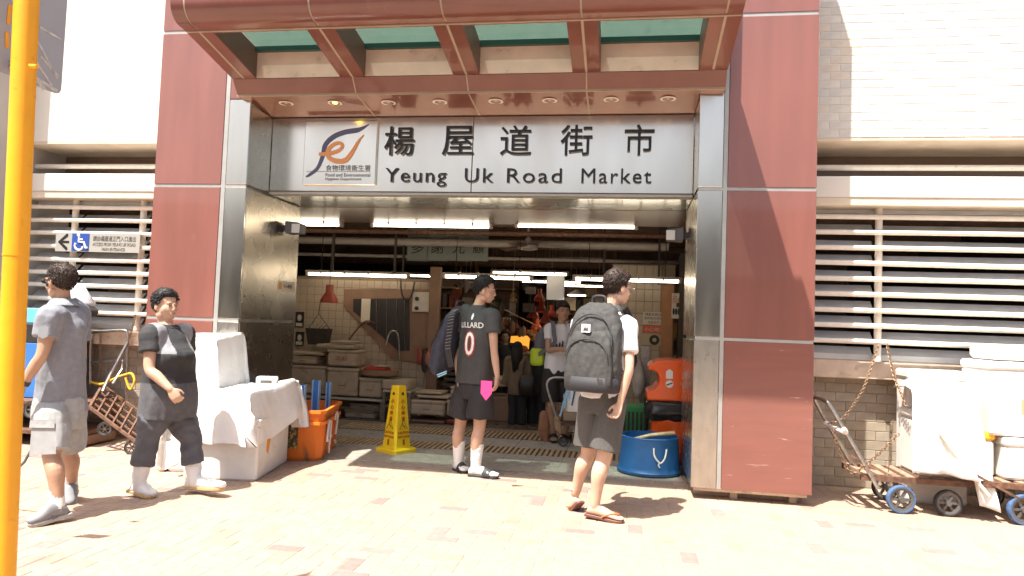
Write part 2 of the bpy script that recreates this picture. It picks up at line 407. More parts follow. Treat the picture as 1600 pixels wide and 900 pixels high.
prof2 = [(-.89+(y+.885)*.975, 3.975+(z-3.975)*.972) for y, z in prof]
cadd(B().prism(prof2, XB-XA-.03, YZ(XA+.015)).build('fascia_core', M_SEAL, smooth=True))
cadd(B().box((XA+.01, -.926, 3.732), (XB-.01, -.908, 3.742)).build('seam', M_SEAL))
for k in range(4):
    a, b_ = RX[k]+.1, RX[k+1]-.1
    cadd(B().prism([(-.19, 3.885), (-.9, 4.01), (-.9, 4.022), (-.19, 3.897)], b_-a, YZ(a)).build('glass_pane', M_GLASSG))
    cadd(B().box((a, -.235, 3.835), (b_, -.192, 3.88)).build('glass_channel', mat('dark_green_channel', (.015, .05, .04), .3)))
M_LRIM = mat('downlight_rim', (.75, .7, .62), .4); M_LENS = mat('downlight_reflector', (.3, .24, .19), .25, metal=.4)
M_LON = mat('lit_downlight', (1, .7, .1), .4, emit=5, ecol=(1, .62, .06))
for k, (x, y) in enumerate([(-4.092, .085), (-3.599, .09), (-3.073, .1), (-2.575, .1), (-2.047, .1), (-1.551, .1), (-.997, .095), (-.5, .095)]):
    z = 3.462-(y+.078)*.0984
    dl = B().lathe([(.052, -.004), (.068, -.004), (.068, .002), (.052, .002)], n=20, cap=False).build('downlight', M_LRIM, smooth=True); dl.location = (x, y, z-.001); cadd(dl)
    B().lathe([(.052, -.003), (.04, .012), (.0, .02)], n=20, cap=False).build('reflector', M_LENS, dl, smooth=True)
    if k == 1: B().ell((0, 0, .003), (.026, .026, .012)).build('bulb', M_LON, dl, smooth=True)
    else: B().ell((0, 0, .008), (.022, .022, .01)).build('bulb', mat('unlit_bulb', (.4, .37, .32), .3), dl, smooth=True)
# ================================================================ steel sign with lettering
YS = .44
sg = thing('market_sign', 'brushed steel sign board with raised black market name over the entrance', 'sign', (-2.3, YS, 2.64))
def sadd(o): o.parent = sg; o.matrix_parent_inverse = Matrix.Translation(-V(sg.location)); return o
M_SIGN = mat('brushed_sign_steel', (.88, .8, .68), .22, metal=1, var=.09, vs=1.5, vstretch=(1, 1, .3), rvar=.1, bump=.03, bs=1.3)
sadd(B().box((XL2+.004, YS, 2.665), (-2.327, YS+.03, 3.405)).build('sign_panel', M_SIGN, bevel=.003))
sadd(B().box((-2.32, YS, 2.665), (XR0-.004, YS+.03, 3.405)).build('sign_panel', M_SIGN, bevel=.003))
sadd(B().box((XL2+.01, YS+.008, 2.66), (XR0-.01, YS+.04, 3.408)).build('backing', M_TACTD))
def fit_text(s, x0, x1, z0, z1, y, m, par, depth, nm, bold=0):
    me = text_mesh(s, 1, .5, 'LEFT', bold=bold); me.materials.clear()
    xs = [v.co.x for v in me.vertices]; ys = [v.co.y for v in me.vertices]
    sx, sy = (x1-x0)/(max(xs)-min(xs)), (z1-z0)/(max(ys)-min(ys))
    for v in me.vertices: v.co = (x0+(v.co.x-min(xs))*sx, y-depth/2-v.co.z*depth, z0+(v.co.y-min(ys))*sy)
    me.flip_normals(); me.materials.append(m); me.update()
    return obj(nm, me, par)
for ch, x0, x1 in (('楊', -3.209, -2.907), ('屋', -2.622, -2.311), ('道', -2.05, -1.75), ('街', -1.47, -1.17), ('市', -.872, -.597)):
    o = sadd(fit_text(ch, x0, x1, 3.02, 3.308, YS, M_BLACK, None, .03, 'character', .002)); o['label'] = 'raised black character '+ch
for word, x0, x1, za in (('Yeung', -3.185, -2.568, 0), ('Uk', -2.385, -2.105, 0), ('Road', -1.972, -1.447, 0), ('Market', -1.262, -.615, 0)):
    me = text_mesh(word, 1, .01, 'LEFT', sp=1.15); xs = [v.co.x for v in me.vertices]; bpy.data.meshes.remove(me)
    # one mesh per letter, spaced out as on the sign
    W = max(xs)-min(xs); sc = (x1-x0)/W; off = min(xs); n = len(word)
    for q in range(n):
        pre = text_mesh(word[:q+1], 1, .01, 'LEFT', sp=1.15); px = max(v.co.x for v in pre.vertices); bpy.data.meshes.remove(pre)
        one = text_mesh(word[q], 1, .5, 'LEFT', bold=0); one.materials.clear()
        ox = max(v.co.x for v in one.vertices)
        for v in one.vertices: v.co = (x0+(v.co.x-ox+px-off)*sc, YS-.013-v.co.z*.026, 2.757+v.co.y*.2)
        one.flip_normals(); one.materials.append(M_BLACK); o = sadd(obj('letter', one)); o['label'] = 'raised black letter '+word[q]
lp = sadd(B().box((-4.04, YS-.035, 2.722), (-3.282, YS-.002, 3.366)).build('emblem_plate', M_SIGN, bevel=.006))
lp['label'] = 'square steel plate with a blue and orange emblem'
M_NAVY = mat('navy_emblem', (.1, .11, .2), .5); M_ORG = mat('pale_orange_emblem', (.72, .34, .14), .5); M_CAP = mat('grey_caption', (.1, .09, .08), .6)
def ribbon(pts, ws, m, nm):
    dy = .0385 if m is M_NAVY else .0398
    """flat curved stroke on the plate; pts in plate px of the photo crop"""
    q = [V((-4.04+(x-660)/(982-660)*.758, 3.366-(y-535)/(812-535)*.644)) for x, y in pts]
    vs = []; fs = []; n = len(q)
    for i in range(n):
        t = (q[min(i+1, n-1)]-q[max(i-1, 0)]).normalized(); a = V((-t.y, t.x))*ws[i]*.5
        vs += [(q[i].x+a.x, YS-dy-i*2e-5, q[i].y+a.y), (q[i].x-a.x, YS-dy-i*2e-5, q[i].y-a.y)]
    for i in range(n-1): fs.append((2*i, 2*i+1, 2*i+3, 2*i+2))
    return B().add(vs, fs).build(nm, m, lp)
def spline(pts, k=8):
    out = []; n = len(pts)
    for i in range(n-1):
        p0, p1, p2, p3 = [pts[max(0, min(n-1, i+d))] for d in (-1, 0, 1, 2)]
        for j in range(k):
            t = j/k; out.append(tuple(.5*((2*b)+(c-a)*t+(2*a-5*b+4*c-d)*t*t+(3*b-a-3*c+d)*t**3) for a, b, c, d in zip(p0, p1, p2, p3)))
    return out+[tuple(pts[-1])]
def rib_s(pts, w, m, nm):
    p = spline(pts); n = len(p); k = len(w)-1
    ws = []
    for i in range(n):
        a = i/(n-1)*k; j = min(int(a), k-1); ws.append(w[j]+(w[j+1]-w[j])*(a-j))
    ribbon(p, ws, m, nm)
rib_s([(945, 552), (900, 575), (840, 585), (790, 605), (755, 640), (745, 690), (725, 740), (690, 770), (675, 778)], [.004, .05, .05, .05, .045, .035, .03, .012], M_NAVY, 'emblem_stroke')
rib_s([(728, 680), (770, 678), (815, 665), (832, 645), (818, 632), (790, 640), (768, 665), (775, 695), (810, 710), (850, 705), (880, 665), (905, 620), (925, 597)], [.035, .04, .035, .035, .04, .045, .05, .05, .03, .004], M_ORG, 'emblem_stroke')
ribbon([(675, 755), (960, 755)], [.003, .003], M_CAP, 'caption_rule')
for s, x0, x1, y0, y1 in (('食物環境衛生署', 762, 960, 727, 752), ('Food and Environmental', 763, 960, 762, 777), ('Hygiene Department', 763, 922, 781, 796)):
    f = lambda x: -4.04+(x-660)/(982-660)*.758
    g = lambda y: 3.366-(y-535)/(812-535)*.644
    o = fit_text(s, f(x0), f(x1), g(y1), g(y0), YS-.035, M_CAP, lp, .004, 'caption')
# steel rail and mirror-like soffit tiles below the sign
sof = thing('entrance_soffit', 'soffit of glossy grey tiles between the sign and the market hall', 'soffit', (-2.3, .8, 2.62))
def fadd(o): o.parent = sof; o.matrix_parent_inverse = Matrix.Translation(-V(sof.location)); return o
fadd(B().box((XL2+.002, YS-.005, 2.632), (XR0-.002, YS+.05, 2.657)).build('rail', M_ALU, bevel=.004))
fadd(B().box((XL2+.002, .5, 2.635), (XR0-.002, DJ+.04, 2.7)).build('backing', M_CGROUT))
st = B().box((.002, .002, 0), (.3*.985, .29, .016)).mesh('soffit_tile', M_STILE)
n = int((XR0-XL2)/.2983); w = (XR0-XL2)/n
for i in range(n):
    for j in range(2):
        o = obj('soffit_tile', st); o.location = (XL2+i*w, .505+j*.325, 2.622); o.scale = (w/.2983, 1.1, 1); o.rotation_euler = (rb.uniform(-.004, .004), rb.uniform(-.004, .004), 0); fadd(o)
# ================================================================ facade walls left and right
def tile_wall(parent, x0, x1, z0, z1, y, w, h, m, cols, nm='wall_tile', seed=1, g=.004, inv=None):
    rr = random.Random(seed); cache = {}; r_ = 0; z = z0
    while z < z1-.01:
        hh = min(h, z1-z); x = x0-(w/2 if r_ % 2 else 0)
        while x < x1-.004:
            a, b_ = max(x, x0), min(x+w, x1)
            if b_-a > .012:
                c = rr.choice(cols); key = (round(b_-a, 3), round(hh, 3), c)
                if key not in cache:
                    vs, fs = brick_verts(b_-a, hh, .012, g/2, .003); me = bpy.data.meshes.new(nm); me.from_pydata([(v[0], -v[2], v[1]) for v in vs], [], fs)
                    set_col(me, [c]*len(vs)); me.materials.append(m); cache[key] = me
                o = obj(nm, cache[key], parent); o.location = (a, y+rr.uniform(-.001, .001), z)
                if inv is not None: o.matrix_parent_inverse = inv
            x += w
        z += h; r_ += 1
YW, YLW, YSL, YB = .59, .95, .8, .70
GC = [(.6, .59, .54), (.575, .57, .53), (.62, .605, .55), (.62, .57, .49)]
BC = [(.33, .27, .2), (.36, .295, .22), (.31, .26, .195), (.35, .295, .23), (.375, .315, .245)]
def facade(x0, x1, label, tiles, seed):
    t = thing('facade_wall', label, 'wall', ((x0+x1)/2, YW+.3, 0)); inv = Matrix.Translation(-V(t.location))
    def add(o): o.parent = t; o.matrix_parent_inverse = inv; return o
    add(B().box((x0, YW+.004, 3.22), (x1, 1.5, ZTOP)).build('upper_wall', M_GROUTW if tiles else M_WHITEW))
    if tiles: tile_wall(t, x0, x1, 3.222, 4.5, YW, .178, .0762, M_GREYT, GC, seed=seed, inv=inv)
    else:
        for q in range(3): pass
    add(B().box((x0, YW+.004, 3.19), (x1, 1.49, 3.2195)).build('upper_edge', M_SOFFIT, bevel=.004))
    add(B().box((x0, YW+.002, 2.672), (x1, 1.1, 2.866)).build('spandrel_beam', M_WHITEW, bevel=.008))
    add(B().box((x0, YW+.012, 2.6), (x1, 1.1, 2.671)).build('beam_soffit', M_SOFFIT, bevel=.004))
    add(B().tube([(x0, .78, 2.985), (x1, .78, 2.985)], .028, 10).build('slot_rail', M_PIPE, smooth=True))
    add(B().box((x0, 1.45, 2.8), (x1, 1.5, 3.25)).build('slot_back', M_DARK))
    add(B().box((x0, YLW+.008, -.05), (x1, 1.3, 1.03)).build('lower_wall', M_GROUTB))
    tile_wall(t, x0, x1, .0, 1.02, YLW, .182, .088, mat('sandy_wall_tile', (.44, .35, .26), .8, var=.15, vs=9, bump=.1, bs=70, attr=True), BC, seed=seed+1, inv=inv)
    add(B().box((x0, YSL, 1.022), (x1, 1.32, 1.19)).build('sill', M_SILL, bevel=.006))
    return t
facade(XR2-.02, 4.2, 'pale tiled facade wall right of the maroon entrance', True, 5)
facade(-7.42, XL0+.02, 'plain cream facade wall left of the maroon entrance', False, 9)
def grille(x0, x1, posts, label, gaps=(), cols=None):
    t = thing('louvre_grille', label, 'grille', ((x0+x1)/2, YB, 1.2)); inv = Matrix.Translation(-V(t.location))
    def add(o): o.parent = t; o.matrix_parent_inverse = inv; return o
    for k in range(9):
        z = 2.513-k*.1434
        add(B().tube([(x0, YB, z+rb.uniform(-.005, .005)), ((x0+x1)/2, YB, z+rb.uniform(-.008, .004)), (x1, YB, z)], .0235, 10).build('bar', M_PIPE, smooth=True))
    for px in posts:
        add(B().tube([(px, YB+.055, 1.19), (px, YB+.055, 2.6)], .033, 10).build('post', M_PIPE, smooth=True))
    es = [x0]+list(posts)+[x1]
    for k in range(len(es)-1):
        a, b_ = es[k]+(.02 if k else 0), es[k+1]-.02
        for q in range(10):
            z = 2.56-q*.1434+.02
            add(B().bar((a, YB+.16, z-.02), (b_, YB+.16, z-.02+rb.uniform(-.007, .007)), .125, .006, (0, -1+rb.uniform(-.15, .15), 1)).build('slat', M_SLAT))
    add(B().box((x0, YB+.11, 1.192), (x1, YB+.24, 1.25)).build('bottom_frame', M_SLAT, bevel=.004))
    add(B().box((x0, YB+.11, 2.56), (x1, YB+.24, 2.598)).build('top_frame', M_SLAT, bevel=.004))
    return t
grille(XR2-.01, 4.2, (1.47, 3.3), 'white pipe and louvre grille above the trolleys right of the entrance')
grille(-7.4, XL0+.01, (-6.86, -6.03), 'white pipe and louvre grille behind the walking man left of the entrance')
pier = thing('wall_pier', 'pale grey pier projecting from the wall behind the yellow post', 'pier', (-7.6, 0, 0))
o = B().box((-8.6, .2, -.05), (-7.42, 1.3, ZTOP)).build('shaft', mat('grey_pier_render', (.42, .4, .37), .8, var=.1, vs=2, bump=.06, bs=40)); o.parent = pier; o.matrix_parent_inverse = Matrix.Translation(-V(pier.location))
# ================================================================ market hall
def wallbox(nm, a, b_, m): return tag(B().box(a, b_).build(nm, m), kind='structure')
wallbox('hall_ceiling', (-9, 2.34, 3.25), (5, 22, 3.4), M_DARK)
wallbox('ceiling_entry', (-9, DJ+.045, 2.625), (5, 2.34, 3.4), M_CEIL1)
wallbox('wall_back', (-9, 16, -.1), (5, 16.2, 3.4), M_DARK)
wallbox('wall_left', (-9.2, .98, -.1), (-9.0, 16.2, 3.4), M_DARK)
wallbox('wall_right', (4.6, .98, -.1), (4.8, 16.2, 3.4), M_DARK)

# ================================================================ across the street (seen only in the steel)
ob_ = thing('opposite_building', 'long pale building with dark shopfronts across the street', 'building', (0, -26, 0))
M_OPP = mat('opposite_render', (.42, .38, .33), .9, var=.1, vs=.4); M_OPD = mat('opposite_shopfront', (.05, .055, .045), .4)
B().box((-45, -8, -.13), (45, -.05, 6.8)).build('wall', M_OPP, ob_); B().box((-44.9, -.045, -.13), (44.9, 0, 3.6)).build('shopfront', M_OPD, ob_); B().box((-45, -.04, 3.7), (45, 1.2, 3.9)).build('awning', M_OPP, ob_)
_w = B().box((0, -.045, 0), (1.6, .02, 1.3)).mesh('window', M_OPD)
for i in range(22):
    for j in range(1): o = obj('window', _w, ob_); o.location = (-43+i*4, .0, 4.7)
# ================================================================ people
def remesh(b, voxel, it=3, name='body'):
    me = b.mesh(name); o = bpy.data.objects.new(name, me); COL.objects.link(o)
    r_ = o.modifiers.new('r', 'REMESH'); r_.mode = 'VOXEL'; r_.voxel_size = voxel
    s_ = o.modifiers.new('s', 'SMOOTH'); s_.factor = .5; s_.iterations = it
    dg = bpy.context.evaluated_depsgraph_get(); out = bpy.data.meshes.new_from_object(o.evaluated_get(dg)); bpy.data.objects.remove(o)
    out.polygons.foreach_set('use_smooth', [True]*len(out.polygons)); out.materials.clear(); return out
def limb(b, pts, rs, n=14, flat=(False, False), sub=4):
    """smooth tapered limb with round ends"""
    pts = [V(p) for p in pts]; q = [V(p) for p in spline([tuple(p)+(r_,) for p, r_ in zip(pts, rs)], sub) and [p[:3] for p in spline([tuple(p)+(r_,) for p, r_ in zip(pts, rs)], sub)]]
    rr = [p[3] for p in spline([tuple(p)+(r_,) for p, r_ in zip(pts, rs)], sub)]
    if not flat[0]:
        d = (q[0]-q[1]).normalized(); q = [q[0]+d*rr[0]*.92, q[0]+d*rr[0]*.6]+q; rr = [rr[0]*.35, rr[0]*.8]+rr
    if not flat[1]:
        d = (q[-1]-q[-2]).normalized(); e = rr[-1]; q = q+[q[-1]+d*e*.6, q[-1]+d*e*.92]; rr = rr+[e*.8, e*.35]
    b.tube(q, rr, n)
def ringe(c, lx, fy, w, d, n=20, p=2.4):
    out = []
    for i in range(n):
        a = 2*math.pi*i/n; x, y = math.cos(a), math.sin(a)
        x = math.copysign(abs(x)**(2/p), x); y = math.copysign(abs(y)**(2/p), y); out.append(V(c)+lx*(w*x)+fy*(d*y))
    return out
def loft_smooth(b, rings, sub=3):
    R_ = []; n = len(rings[0]); m = len(rings)
    cols = [spline([tuple(r_[i]) for r_ in rings], sub) for i in range(n)]
    for k in range(len(cols[0])): R_.append([V(cols[i][k]) for i in range(n)])
    b.loft(R_)
def folds(me, amp, sc, stretch=(1, 1, .35), seed=0):
    off = V((seed*3.1, seed*1.7, seed))
    me.update(); ns = [v.normal.copy() for v in me.vertices]
    for v, n in zip(me.vertices, ns):
        c = v.co; p = V((c.x*stretch[0], c.y*stretch[1], c.z*stretch[2]))*sc+off
        v.co = c+n*(amp*(noise.noise(p)+.5*noise.noise(p*2.3)))
def hand(b, w, d, nrm, th, s=1, curl=.5):
    """w wrist point, d finger direction, nrm palm normal (fingers curl that way), th thumb side"""
    d = V(d).normalized(); nrm = V(nrm); nrm = (nrm-d*nrm.dot(d)).normalized(); th = V(th); th = (th-d*th.dot(d)-nrm*th.dot(nrm)).normalized()
    def ring(t, a, h): return ringe(V(w)+d*t*s, th, nrm, a*s, h*s, 12)
    loft_smooth(b, [ring(-.02, .024, .018), ring(.01, .03, .018), ring(.05, .042, .017), ring(.085, .041, .014), ring(.095, .034, .01)], 3)
    for k, (o_, L) in enumerate(((.031, .068), (.0105, .077), (-.0105, .072), (-.031, .056))):
        p = V(w)+d*(.085*s)+th*(o_*s); dirn = (d+th*o_*2.2).normalized(); pts = [p]; a = 0
        for seg in (.45, .32, .23):
            a += curl*(.8 if seg == .45 else 1); pts.append(pts[-1]+(dirn*math.cos(a)+nrm*math.sin(a))*L*seg*s)
        limb(b, pts, [.0092*s, .0088*s, .008*s, .0066*s], 8, (False, False), 2)
    p = V(w)+d*.028*s+th*.03*s; q = p+(d*.6+th*.55+nrm*.35).normalized()*.038*s; r_ = q+(d*.9+th*.1+nrm*.3).normalized()*.032*s
    limb(b, [p, q, r_], [.013*s, .0105*s, .008*s], 8, (False, False), 2)
def headbits(b, M, s, jaw=1, full=1):
    S = Matrix.Scale(s, 4)
    T = M @ S
    b.ell((0, -.014, .03), (.074, .094, .086), T, 22, 14); b.ell((0, .02, -.03), (.061*full, .072, .076), T, 18, 12); b.ell((0, .047, -.083), (.036*jaw, .036, .03), T)
    for x in (-1, 1):
        b.ell((x*.037*full, .042, -.03), (.028, .032, .034), T, 12, 8); b.ell((x*.046*jaw, .0, -.07), (.022, .035, .03), T, 12, 8)
        b.ell((x*.076, -.008, -.008), (.011, .02, .034), T, 12, 8); b.ell((x*.0115, .096, -.031), (.0095, .011, .009), T, 10, 6)
        b.ell((x*.03, .083, .021), (.022, .012, .008), T, 10, 6)
    b.loft([[T @ V(p) for p in r_] for r_ in ([(-.008, .08, .018), (.008, .08, .018), (.005, .09, .018), (-.005, .09, .018)], [(-.013, .08, -.026), (.013, .08, -.026), (.008, .112, -.026), (-.008, .112, -.026)], [(-.012, .08, -.036), (.012, .08, -.036), (.007, .104, -.037), (-.007, .104, -.037)])])
    b.ell((0, .088, -.056), (.023, .012, .0065), T, 12, 6); b.ell((0, .086, -.067), (.019, .012, .0075), T, 12, 6)
def hair_mesh(M, s, top=.012, fringe=.078, side=.012, back=-.05, spiky=.5, seed=1, long=None, vol=1.0, tl=1.0):
    b = B(); rr = random.Random(seed); n, k = 44, 26; T = M @ Matrix.Scale(s, 4); C = V((0, -.014, .03)); R0 = V((.0765, .097, .089)); vs = []; fs = []
    def line(y):   # hairline height by front/back position
        if y > .045: return fringe
        if y > .0: return fringe+(side-fringe)*min(1, (.045-y)/.045*1.2)
        if y > -.045: return side+(back-side)*(-y/.045)*.75
        return back
    for i in range(k+1):
        a = math.pi*i/k
        for j in range(n):
            u = V((math.sin(a)*math.cos(2*math.pi*j/n), math.sin(a)*math.sin(2*math.pi*j/n), math.cos(a)))
            p = V((u.x*R0.x, u.y*R0.y, u.z*R0.z))+C; h = p.z-line(p.y)
            nz = noise.noise(u*7+V((seed, 0, 0)))*.006+noise.noise(u*19+V((0, seed, 0)))*.0035*spiky
            th = (top*max(0, u.z)**.7+.004+nz)*vol
            g = min(1, max(0, (h+.012)/.02)); p = C+(p-C)*(1+ (th/.085)*g-.16*(1-g)); vs.append(T @ p)
    for i in range(k):
        for j in range(n): fs.append((i*n+j, (i+1)*n+j, (i+1)*n+(j+1) % n, i*n+(j+1) % n))
    b.add(vs, fs)
    cnt = 0
    while cnt < 950:
        u = V((rr.gauss(0, 1), rr.gauss(0, 1), rr.gauss(.35, 1))).normalized(); p = V((u.x*R0.x, u.y*R0.y, u.z*R0.z))+C
        if p.z-line(p.y) < rr.uniform(-.012, .006): continue
        cnt += 1; p = C+(p-C)*(1+.6*top*max(0, u.z)/.085*vol); L = rr.uniform(.018, .042)*vol*tl
        down = V((rr.uniform(-.4, .4), .12 if p.y > .02 else -.25, (.25 if p.y > .03 else -.55) if u.z < .75 else rr.uniform(-.3, .3))); t = (down-u*down.dot(u)).normalized()
        q1 = p+u*.008*vol+t*L*.5; q2 = p+u*(.002+.016*spiky*rr.random())+t*L
        b.tube([T @ (p-u*.006), T @ q1, T @ q2], [.0045*s, .0036*s, .0009*s], 4)
    if long:
        for q in range(long):
            a = math.pi*(.05+.9*q/(long-1))+math.pi; x = math.cos(a)*.074; y = math.sin(a)*.08-.02
            L = rr.uniform(.36, .44); b.tube([T @ V((x*.8, y*.7, .08)), T @ V((x*1.12, y*1.12, .0)), T @ V((x*1.15, y*1.1-.02, -.14)), T @ V((x*.9, y*.9-.05, -L))], [.02*s, .026*s, .027*s, .004*s], 7)
    me = b.mesh('hair', None, 2); return me
M_EYEW = mat('eye_white', (.42, .38, .35), .4); M_IRIS = mat('iris', (.02, .012, .01), .2); M_HAIR = mat('black_hair', (.014, .012, .011), .6, spec=.35, var=.3, vs=60); M_HAIRB = mat('dark_brown_hair', (.034, .02, .015), .6, spec=.35, var=.3, vs=50)
def skin(nm, c): return mat('skin_'+nm, c, .5, var=.07, vs=18, sss=.12, bump=.04, bs=120)
HUM = {}
def human(label, J, fp, fc, fh, sk, shirt, pants, shoes, hair, s=1, vox=.0055, pitch=0, headroll=0, group=None, curl=(.5, .5), girth=1, armg=1, jaw=1, full=1, base=None, hs=1, headturn=None):
    J = {k: V(v) for k, v in J.items()}
    base = base or ((J['anl']+J['anr'])/2*1); t = thing('person', label, 'person', (base.x, base.y, 0), group); add = local(t)
    up = V((0, 0, 1)); fp = V((*fp, 0)).normalized(); fc = V((*fc, 0)).normalized(); fh = V((*fh, 0)).normalized()
    rp, rc = fp.cross(up), fc.cross(up); pel = (J['hpl']+J['hpr'])/2; sh = (J['shl']+J['shr'])/2; hw = (J['shl']-J['shr']).length/2
    HM = frame(J['head'], fh.cross(up), fh) @ Matrix.Rotation(pitch, 4, 'X') @ Matrix.Rotation(headroll, 4, 'Y'); hs = s*hs
    b = B(); headbits(b, HM, hs, jaw, full)
    limb(b, [HM @ V((0, -.022*hs, -.05*hs)), (J['neck']*.45+(HM @ V((0, -.02*hs, -.09*hs)))*.55), J['neck']-up*.03*s], [.05*s*full, .05*s*full, .062*s*full], 16)
    loft_smooth(b, [ringe(pel-up*.04*s, rp, fp, .13*s*girth, .09*s*girth), ringe(pel+up*.12*s, rp, fp, .12*s*girth, .08*s*girth), ringe(sh-up*.16*s, rc, fc, hw*.78, .085*s*girth), ringe(sh-up*.02*s, rc, fc, hw*.9, .065*s), ringe(J['neck']-up*.015*s, rc, fc, hw*.4, .05*s)])
    for c in 'lr':
        S_, E_, W_ = J['sh'+c], J['el'+c], J['wr'+c]
        limb(b, [S_, S_.lerp(E_, .5), E_, E_.lerp(W_, .35), E_.lerp(W_, .75), W_], [x*s*armg for x in (.053, .046, .037, .038, .03, .025)])
        fd = J['fi'+c]-W_; sd = 1 if c == 'r' else -1
        nr = J.get('pn'+c, rp*-sd+fp*.2); hand(b, W_, fd, nr, J.get('th'+c, fp), s*.98, curl[0 if c == 'l' else 1])
        H_, K_, A_, T_ = J['hp'+c], J['kn'+c], J['an'+c], J['to'+c]
        kf = fp*.012*s; cb = -fp*.018*s
        limb(b, [H_, H_.lerp(K_, .45), K_+kf, K_.lerp(A_, .3)+cb, K_.lerp(A_, .62)+cb*.6, A_], [x*s for x in (.088*girth, .078*girth, .056, .057, .044, .036)], 16)
        fd = (T_-A_); fz = fd.copy(); fd = fd.normalized(); sidev = fd.cross(up).normalized(); nv = sidev.cross(fd).normalized(); L = (T_-A_).length
        hl = A_-up*.045*s-V((fd.x, fd.y, 0)).normalized()*.05*s; sole = lambda k: hl.lerp(T_, k)
        loft_smooth(b, [ringe(sole(-.02)+nv*.012*s, sidev, nv, .022*s, .02*s, 14), ringe(sole(.08)+nv*.02*s, sidev, nv, .032*s, .034*s, 14), ringe(sole(.35)+nv*.022*s, sidev, nv, .034*s, .036*s, 14), ringe(sole(.68)+nv*.008*s, sidev, nv, .044*s, .02*s, 14), ringe(sole(.88), sidev, nv, .042*s, .013*s, 14), ringe(sole(1.), sidev, nv, .03*s, .009*s, 14)])
        HUM['foot'+c] = (hl.copy(), T_.copy(), sidev.copy(), nv.copy())
        sh_ = shoes[c] if isinstance(shoes, dict) and c in shoes else shoes
        if sh_: sh_(add, c, A_, K_, hl, T_, sidev, nv, fd, s)
    me = remesh(b, vox, 3, 'body'); me.materials.append(sk); add(obj('body', me))
    # eyes and brows
    T = HM @ Matrix.Scale(hs, 4)
    for x in (-1, 1):
        e = B().ell((x*.031, .0865, .003), (.011, .005, .0032), T, 12, 6).build('eye', M_EYEW, smooth=2); add(e)
        obj('iris', B().ell((x*.031, .0915, .003), (.0045, .0024, .004), T, 10, 6).mesh('iris', M_IRIS, 2), e)
        add(B().tube([T @ V((x*.014, .095, .021)), T @ V((x*.032, .0945, .026)), T @ V((x*.05, .081, .02))], [.0018*hs, .0026*hs, .0012*hs], 6).build('eyebrow', M_HAIR))
    add(B().ell((0, .0985, -.061), (.019, .003, .002), T, 10, 6).build('mouth_line', mat('lip_line', (.16, .05, .04), .5), smooth=2))
    if hair is not None:
        hm = dict(hair); m_ = hm.pop('m', M_HAIR); me = hair_mesh(HM, hs, **hm); me.materials.append(m_); add(obj('hair', me))
    # shirt
    if shirt:
        b = B(); w, d, hem = shirt.get('w', 1), shirt.get('d', 1), shirt.get('hem', -.1); bel = shirt.get('belly', 0); bust = shirt.get('bust', 0)
        hemc = pel+up*hem*s; slack = shirt.get('slack', 0)
        mid = pel.lerp(sh, .5)
        loft_smooth(b, [ringe(hemc, rp, fp, (.178+slack)*s*w, (.122+slack)*s*d), ringe(hemc.lerp(mid, .5)+fp*bel*s, rp, fp, (.172+slack)*s*w, (.12+slack)*s*d), ringe(mid+fp*(bel*.8)*s, (rp+rc).normalized(), (fp+fc).normalized(), (.165+slack*.6)*s*w, (.115+slack*.5)*s*d),
            ringe(sh-up*.16*s+fc*(.012+bust*.5)*s, rc, fc, max(hw*.93, .16*s*w), (.122+bust*.5)*s*d), ringe(sh-up*.065*s+fc*bust*.2*s, rc, fc, hw*.98, .112*s*d), ringe(sh+up*.005*s, rc, fc, hw*.86, .085*s*d), ringe(J['neck'].lerp(sh, .25)+up*.006*s, rc, fc, hw*.46, .072*s), ringe(J['neck']+up*.004*s, rc, fc, .07*s*full, .064*s*full)], 4)
        for c in 'lr':
            S_, E_ = J['sh'+c], J['el'+c]; e = S_.lerp(E_, shirt.get('sleeve', .62)); g = armg*shirt.get('sl', 1)
            limb(b, [S_.lerp(sh, .3), S_, S_.lerp(e, .5), e], [.075*s*g, .077*s*g, .07*s*g, .069*s*g], 16, (False, True))
        me = remesh(b, vox*1.25, 4, 'shirt'); folds(me, shirt.get('fold', .007)*s, shirt.get('fs', 9), seed=len(label)); ms = shirt['m'] if isinstance(shirt['m'], list) else [shirt['m']]
        for m_ in ms: me.materials.append(m_)
        if 'zone' in shirt:
            for p in me.polygons: p.material_index = shirt['zone'](p.center, p.normal)
        so = add(obj(shirt.get('name', 'shirt'), me)); HUM['shirt'] = so
    if pants:
        b = B(); g = pants.get('g', 1)
        loft_smooth(b, [ringe(pel-up*.09*s, rp, fp, .155*s*girth, .115*s*girth), ringe(pel+up*.0*s, rp, fp, .168*s*girth, .122*s*girth), ringe(pel+up*.12*s, rp, fp, .152*s*girth, .112*s*girth)])
        for c in 'lr':
            H_, K_, A_ = J['hp'+c], J['kn'+c], J['an'+c]; e = pants['end']
            if e <= 1: q = H_.lerp(K_, e); pts = [H_, H_.lerp(q, .5), q]; rs = [.105*girth, .1*g*girth, .098*g]
            else: q = K_.lerp(A_, e-1); pts = [H_, H_.lerp(K_, .5), K_, K_.lerp(q, .5), q]; rs = [.105*girth, .096*g*girth, .082*g, .08*g, .082*g]
            limb(b, pts, [x*s for x in rs], 18, (False, True))
        me = remesh(b, vox*1.25, 4, 'trousers'); folds(me, pants.get('fold', .008)*s, pants.get('fs', 8), seed=len(label)+5, stretch=pants.get('stretch', (1, 1, .5))); me.materials.append(pants['m']); po = add(obj(pants.get('name', 'shorts'), me)); HUM['pants'] = po
    HUM['add'] = add; HUM['t'] = t; HUM['HM'] = HM; HUM['J'] = J; HUM['fc'] = fc; HUM['rc'] = rc; HUM['hs'] = hs
    return t
